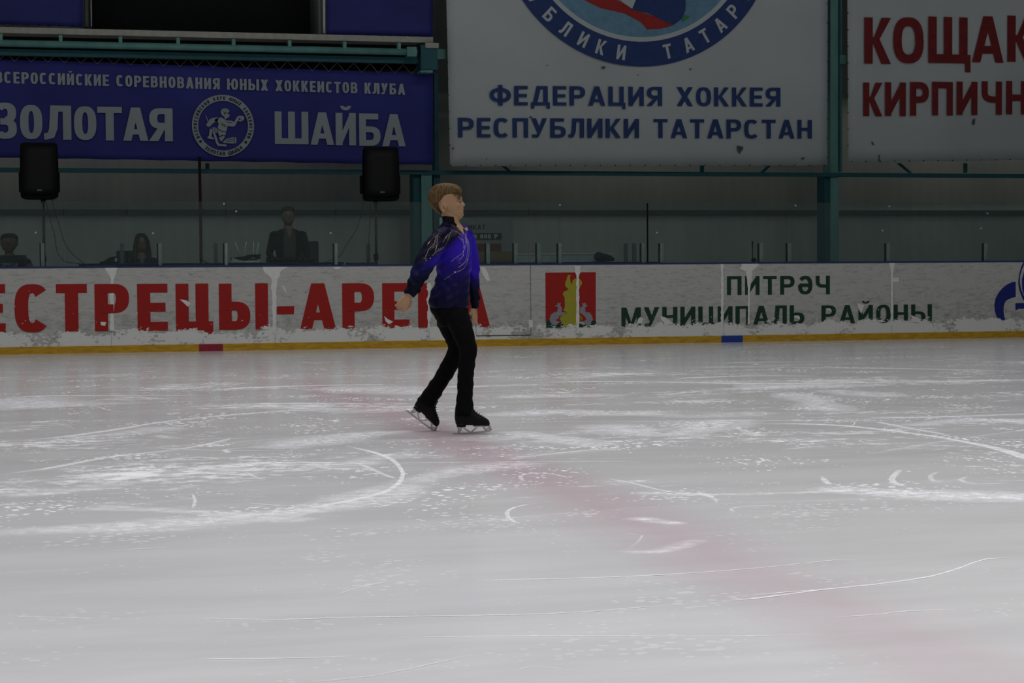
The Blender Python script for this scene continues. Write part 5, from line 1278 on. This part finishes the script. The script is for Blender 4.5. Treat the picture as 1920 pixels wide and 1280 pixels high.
for pts, w_, s_ in (
    ([(1515, 916), (1600, 920), (1700, 925), (1800, 929), (1960, 933)], .42, 1.0), ([(1180, 924), (1350, 927), (1540, 922)], .12, .6),
    ([(900, 778), (960, 776), (1050, 772), (1150, 776), (1260, 772)], .55, .8), ([(1120, 795), (1200, 810), (1270, 812), (1360, 792), (1420, 787)], .55, .8),
    ([(1370, 724), (1460, 724), (1540, 723), (1600, 726)], .9, .8), ([(1540, 731), (1600, 736), (1680, 744)], .5, .8), ([(1470, 735), (1520, 750), (1550, 765), (1600, 772)], .45, .8),
    ([(-40, 750), (60, 757), (120, 764)], 1.4, .8), ([(590, 727), (700, 730), (820, 738)], 1.1, .75), ([(-30, 1000), (100, 993), (250, 987), (400, 975), (500, 965), (620, 950), (720, 925), (775, 902)], .40, .75),
    ([(150, 950), (300, 956), (450, 965), (580, 978)], .22, .7), ([(500, 842), (600, 826), (700, 812), (762, 812)], .5, .7), ([(950, 808), (1060, 825), (1140, 836)], .35, .7),
    ([(760, 905), (880, 880), (1010, 866)], .35, .6), ([(1850, 786), (1900, 789), (1960, 795)], .4, .9), ([(1700, 798), (1780, 790), (1860, 785)], .35, .6), ([(560, 765), (700, 770), (780, 760)], .5, .5),
    ([(120, 822), (240, 812), (330, 800)], .35, .6), ([(930, 745), (1040, 742), (1180, 741)], .5, .6), ([(1180, 776), (1300, 780), (1450, 772)], .4, .5), ([(0, 930), (120, 920), (260, 900)], .3, .4),
    ([(1180, 970), (1220, 975), (1278, 984)], .12, .8), ([(1170, 1030), (1230, 1035), (1320, 1010)], .10, .6), ([(930, 830), (980, 820), (1060, 830)], .5, .5), ([(640, 880), (700, 860), (800, 850)], .3, .4)):
    ribbon(pts, w_, s_, 'snow_swath')
for pts, w_, s_ in (
    ([(640, 834), (700, 848), (735, 862), (752, 880), (755, 892), (745, 908), (715, 925), (660, 938), (600, 950), (540, 960), (480, 968)], .022, .9), ([(660, 866), (690, 876), (720, 890), (745, 898)], .016, .7),
    ([(850, 1090), (960, 1087), (1100, 1084), (1260, 1077), (1400, 1067), (1500, 1057), (1570, 1050), (1640, 1049)], .007, .9), ([(1340, 1128), (1420, 1122), (1540, 1106), (1640, 1096), (1740, 1082), (1800, 1065), (1850, 1048), (1925, 1046)], .009, 1),
    ([(1390, 1118), (1480, 1110), (1550, 1105)], .006, .9), ([(300, 1158), (520, 1162), (650, 1158), (960, 1153), (1100, 1147), (1200, 1139), (1300, 1133)], .006, .9), ([(1560, 1158), (1650, 1152), (1700, 1146), (1800, 1143)], .005, .8),
    ([(0, 1155), (100, 1158), (240, 1160)], .005, .5), ([(700, 1196), (960, 1193), (1400, 1193), (1560, 1188)], .004, .6), ([(360, 1235), (480, 1236), (690, 1230)], .005, .8), ([(960, 1260), (1000, 1250), (1080, 1258)], .004, .4),
    ([(1400, 794), (1540, 796), (1620, 802), (1720, 814), (1800, 827), (1880, 844), (1960, 872)], .05, .9), ([(1640, 790), (1700, 802), (1780, 816)], .03, .7), ([(0, 828), (100, 821), (200, 808), (300, 792), (380, 783), (500, 773), (640, 766)], .05, .8),
    ([(-20, 892), (80, 880), (200, 858), (290, 848), (350, 840), (420, 826), (432, 820)], .035, .8), ([(0, 747), (90, 742), (200, 742), (390, 741)], .07, .9), ([(390, 732), (470, 727), (560, 724), (640, 722), (760, 721)], .09, 1),
    ([(960, 719), (1060, 716), (1200, 716), (1400, 719), (1600, 718), (1800, 715), (1960, 711)], .10, 1), ([(1280, 690), (1400, 688), (1600, 690), (1780, 693), (1960, 698)], .09, .9), ([(1260, 710), (1400, 705), (1540, 705)], .09, .9),
    ([(1620, 783), (1760, 782), (1960, 775)], .06, .8), ([(1790, 673), (1830, 672)], .12, .7), ([(1350, 681), (1450, 679), (1600, 677)], .08, .5), ([(250, 698), (310, 696)], .08, .7), ([(1540, 893), (1550, 905), (1558, 909)], .02, .7),
    ([(1690, 880), (1678, 890), (1672, 900), (1682, 908), (1700, 913)], .02, .7), ([(1760, 885), (1745, 892), (1752, 903), (1790, 905)], .016, .5), ([(1820, 893), (1800, 900), (1830, 908), (1900, 905)], .016, .5),
    ([(1000, 945), (965, 952), (950, 962), (958, 975), (970, 982)], .012, .7), ([(985, 905), (975, 893), (1000, 888), (1040, 890), (1070, 898)], .014, .6), ([(1130, 897), (1180, 905), (1250, 922), (1330, 930), (1345, 945)], .014, .6),
    ([(1470, 948), (1400, 950), (1370, 955), (1380, 962)], .010, .5), ([(360, 925), (366, 940), (360, 955)], .010, .7), ([(460, 884), (480, 896), (500, 900)], .014, .6), ([(450, 942), (500, 947), (540, 950)], .010, .6),
    ([(1180, 1028), (1205, 1005), (1150, 1000)], .006, .4), ([(200, 1035), (260, 1030), (330, 1027)], .006, .6), ([(620, 1120), (680, 1100), (740, 1090)], .005, .5), ([(560, 1280), (700, 1268), (900, 1225)], .004, .4),
    ([(700, 1000), (1100, 960), (1500, 940), (1960, 935)], .006, .4), ([(960, 860), (1100, 845), (1180, 842)], .03, .6), ([(1460, 845), (1520, 838), (1560, 838)], .02, .7)):
    ribbon(pts, w_, s_, 'skate_track', soft=w_ > .1)
rnd = random.Random(31)
for k in range(36):
    y = rnd.uniform(10, 19.0); x = rnd.uniform(-1, 9)*(y/12)+1; a = rnd.uniform(-.35, .35)+(math.pi if rnd.random() < .5 else 0); kk = rnd.uniform(-.18, .18); P = []
    for i in range(rnd.randrange(8, 26)):
        P.append((x, y, 0)); x += math.cos(a)*.22; y += math.sin(a)*.22; a += kk*.22
    if min(p[1] for p in P) < 9.5: continue
    ribbon(P, rnd.uniform(.005, .012) if y < 9 else rnd.uniform(.012, .035), rnd.uniform(.25, .55), world=True, soft=False)
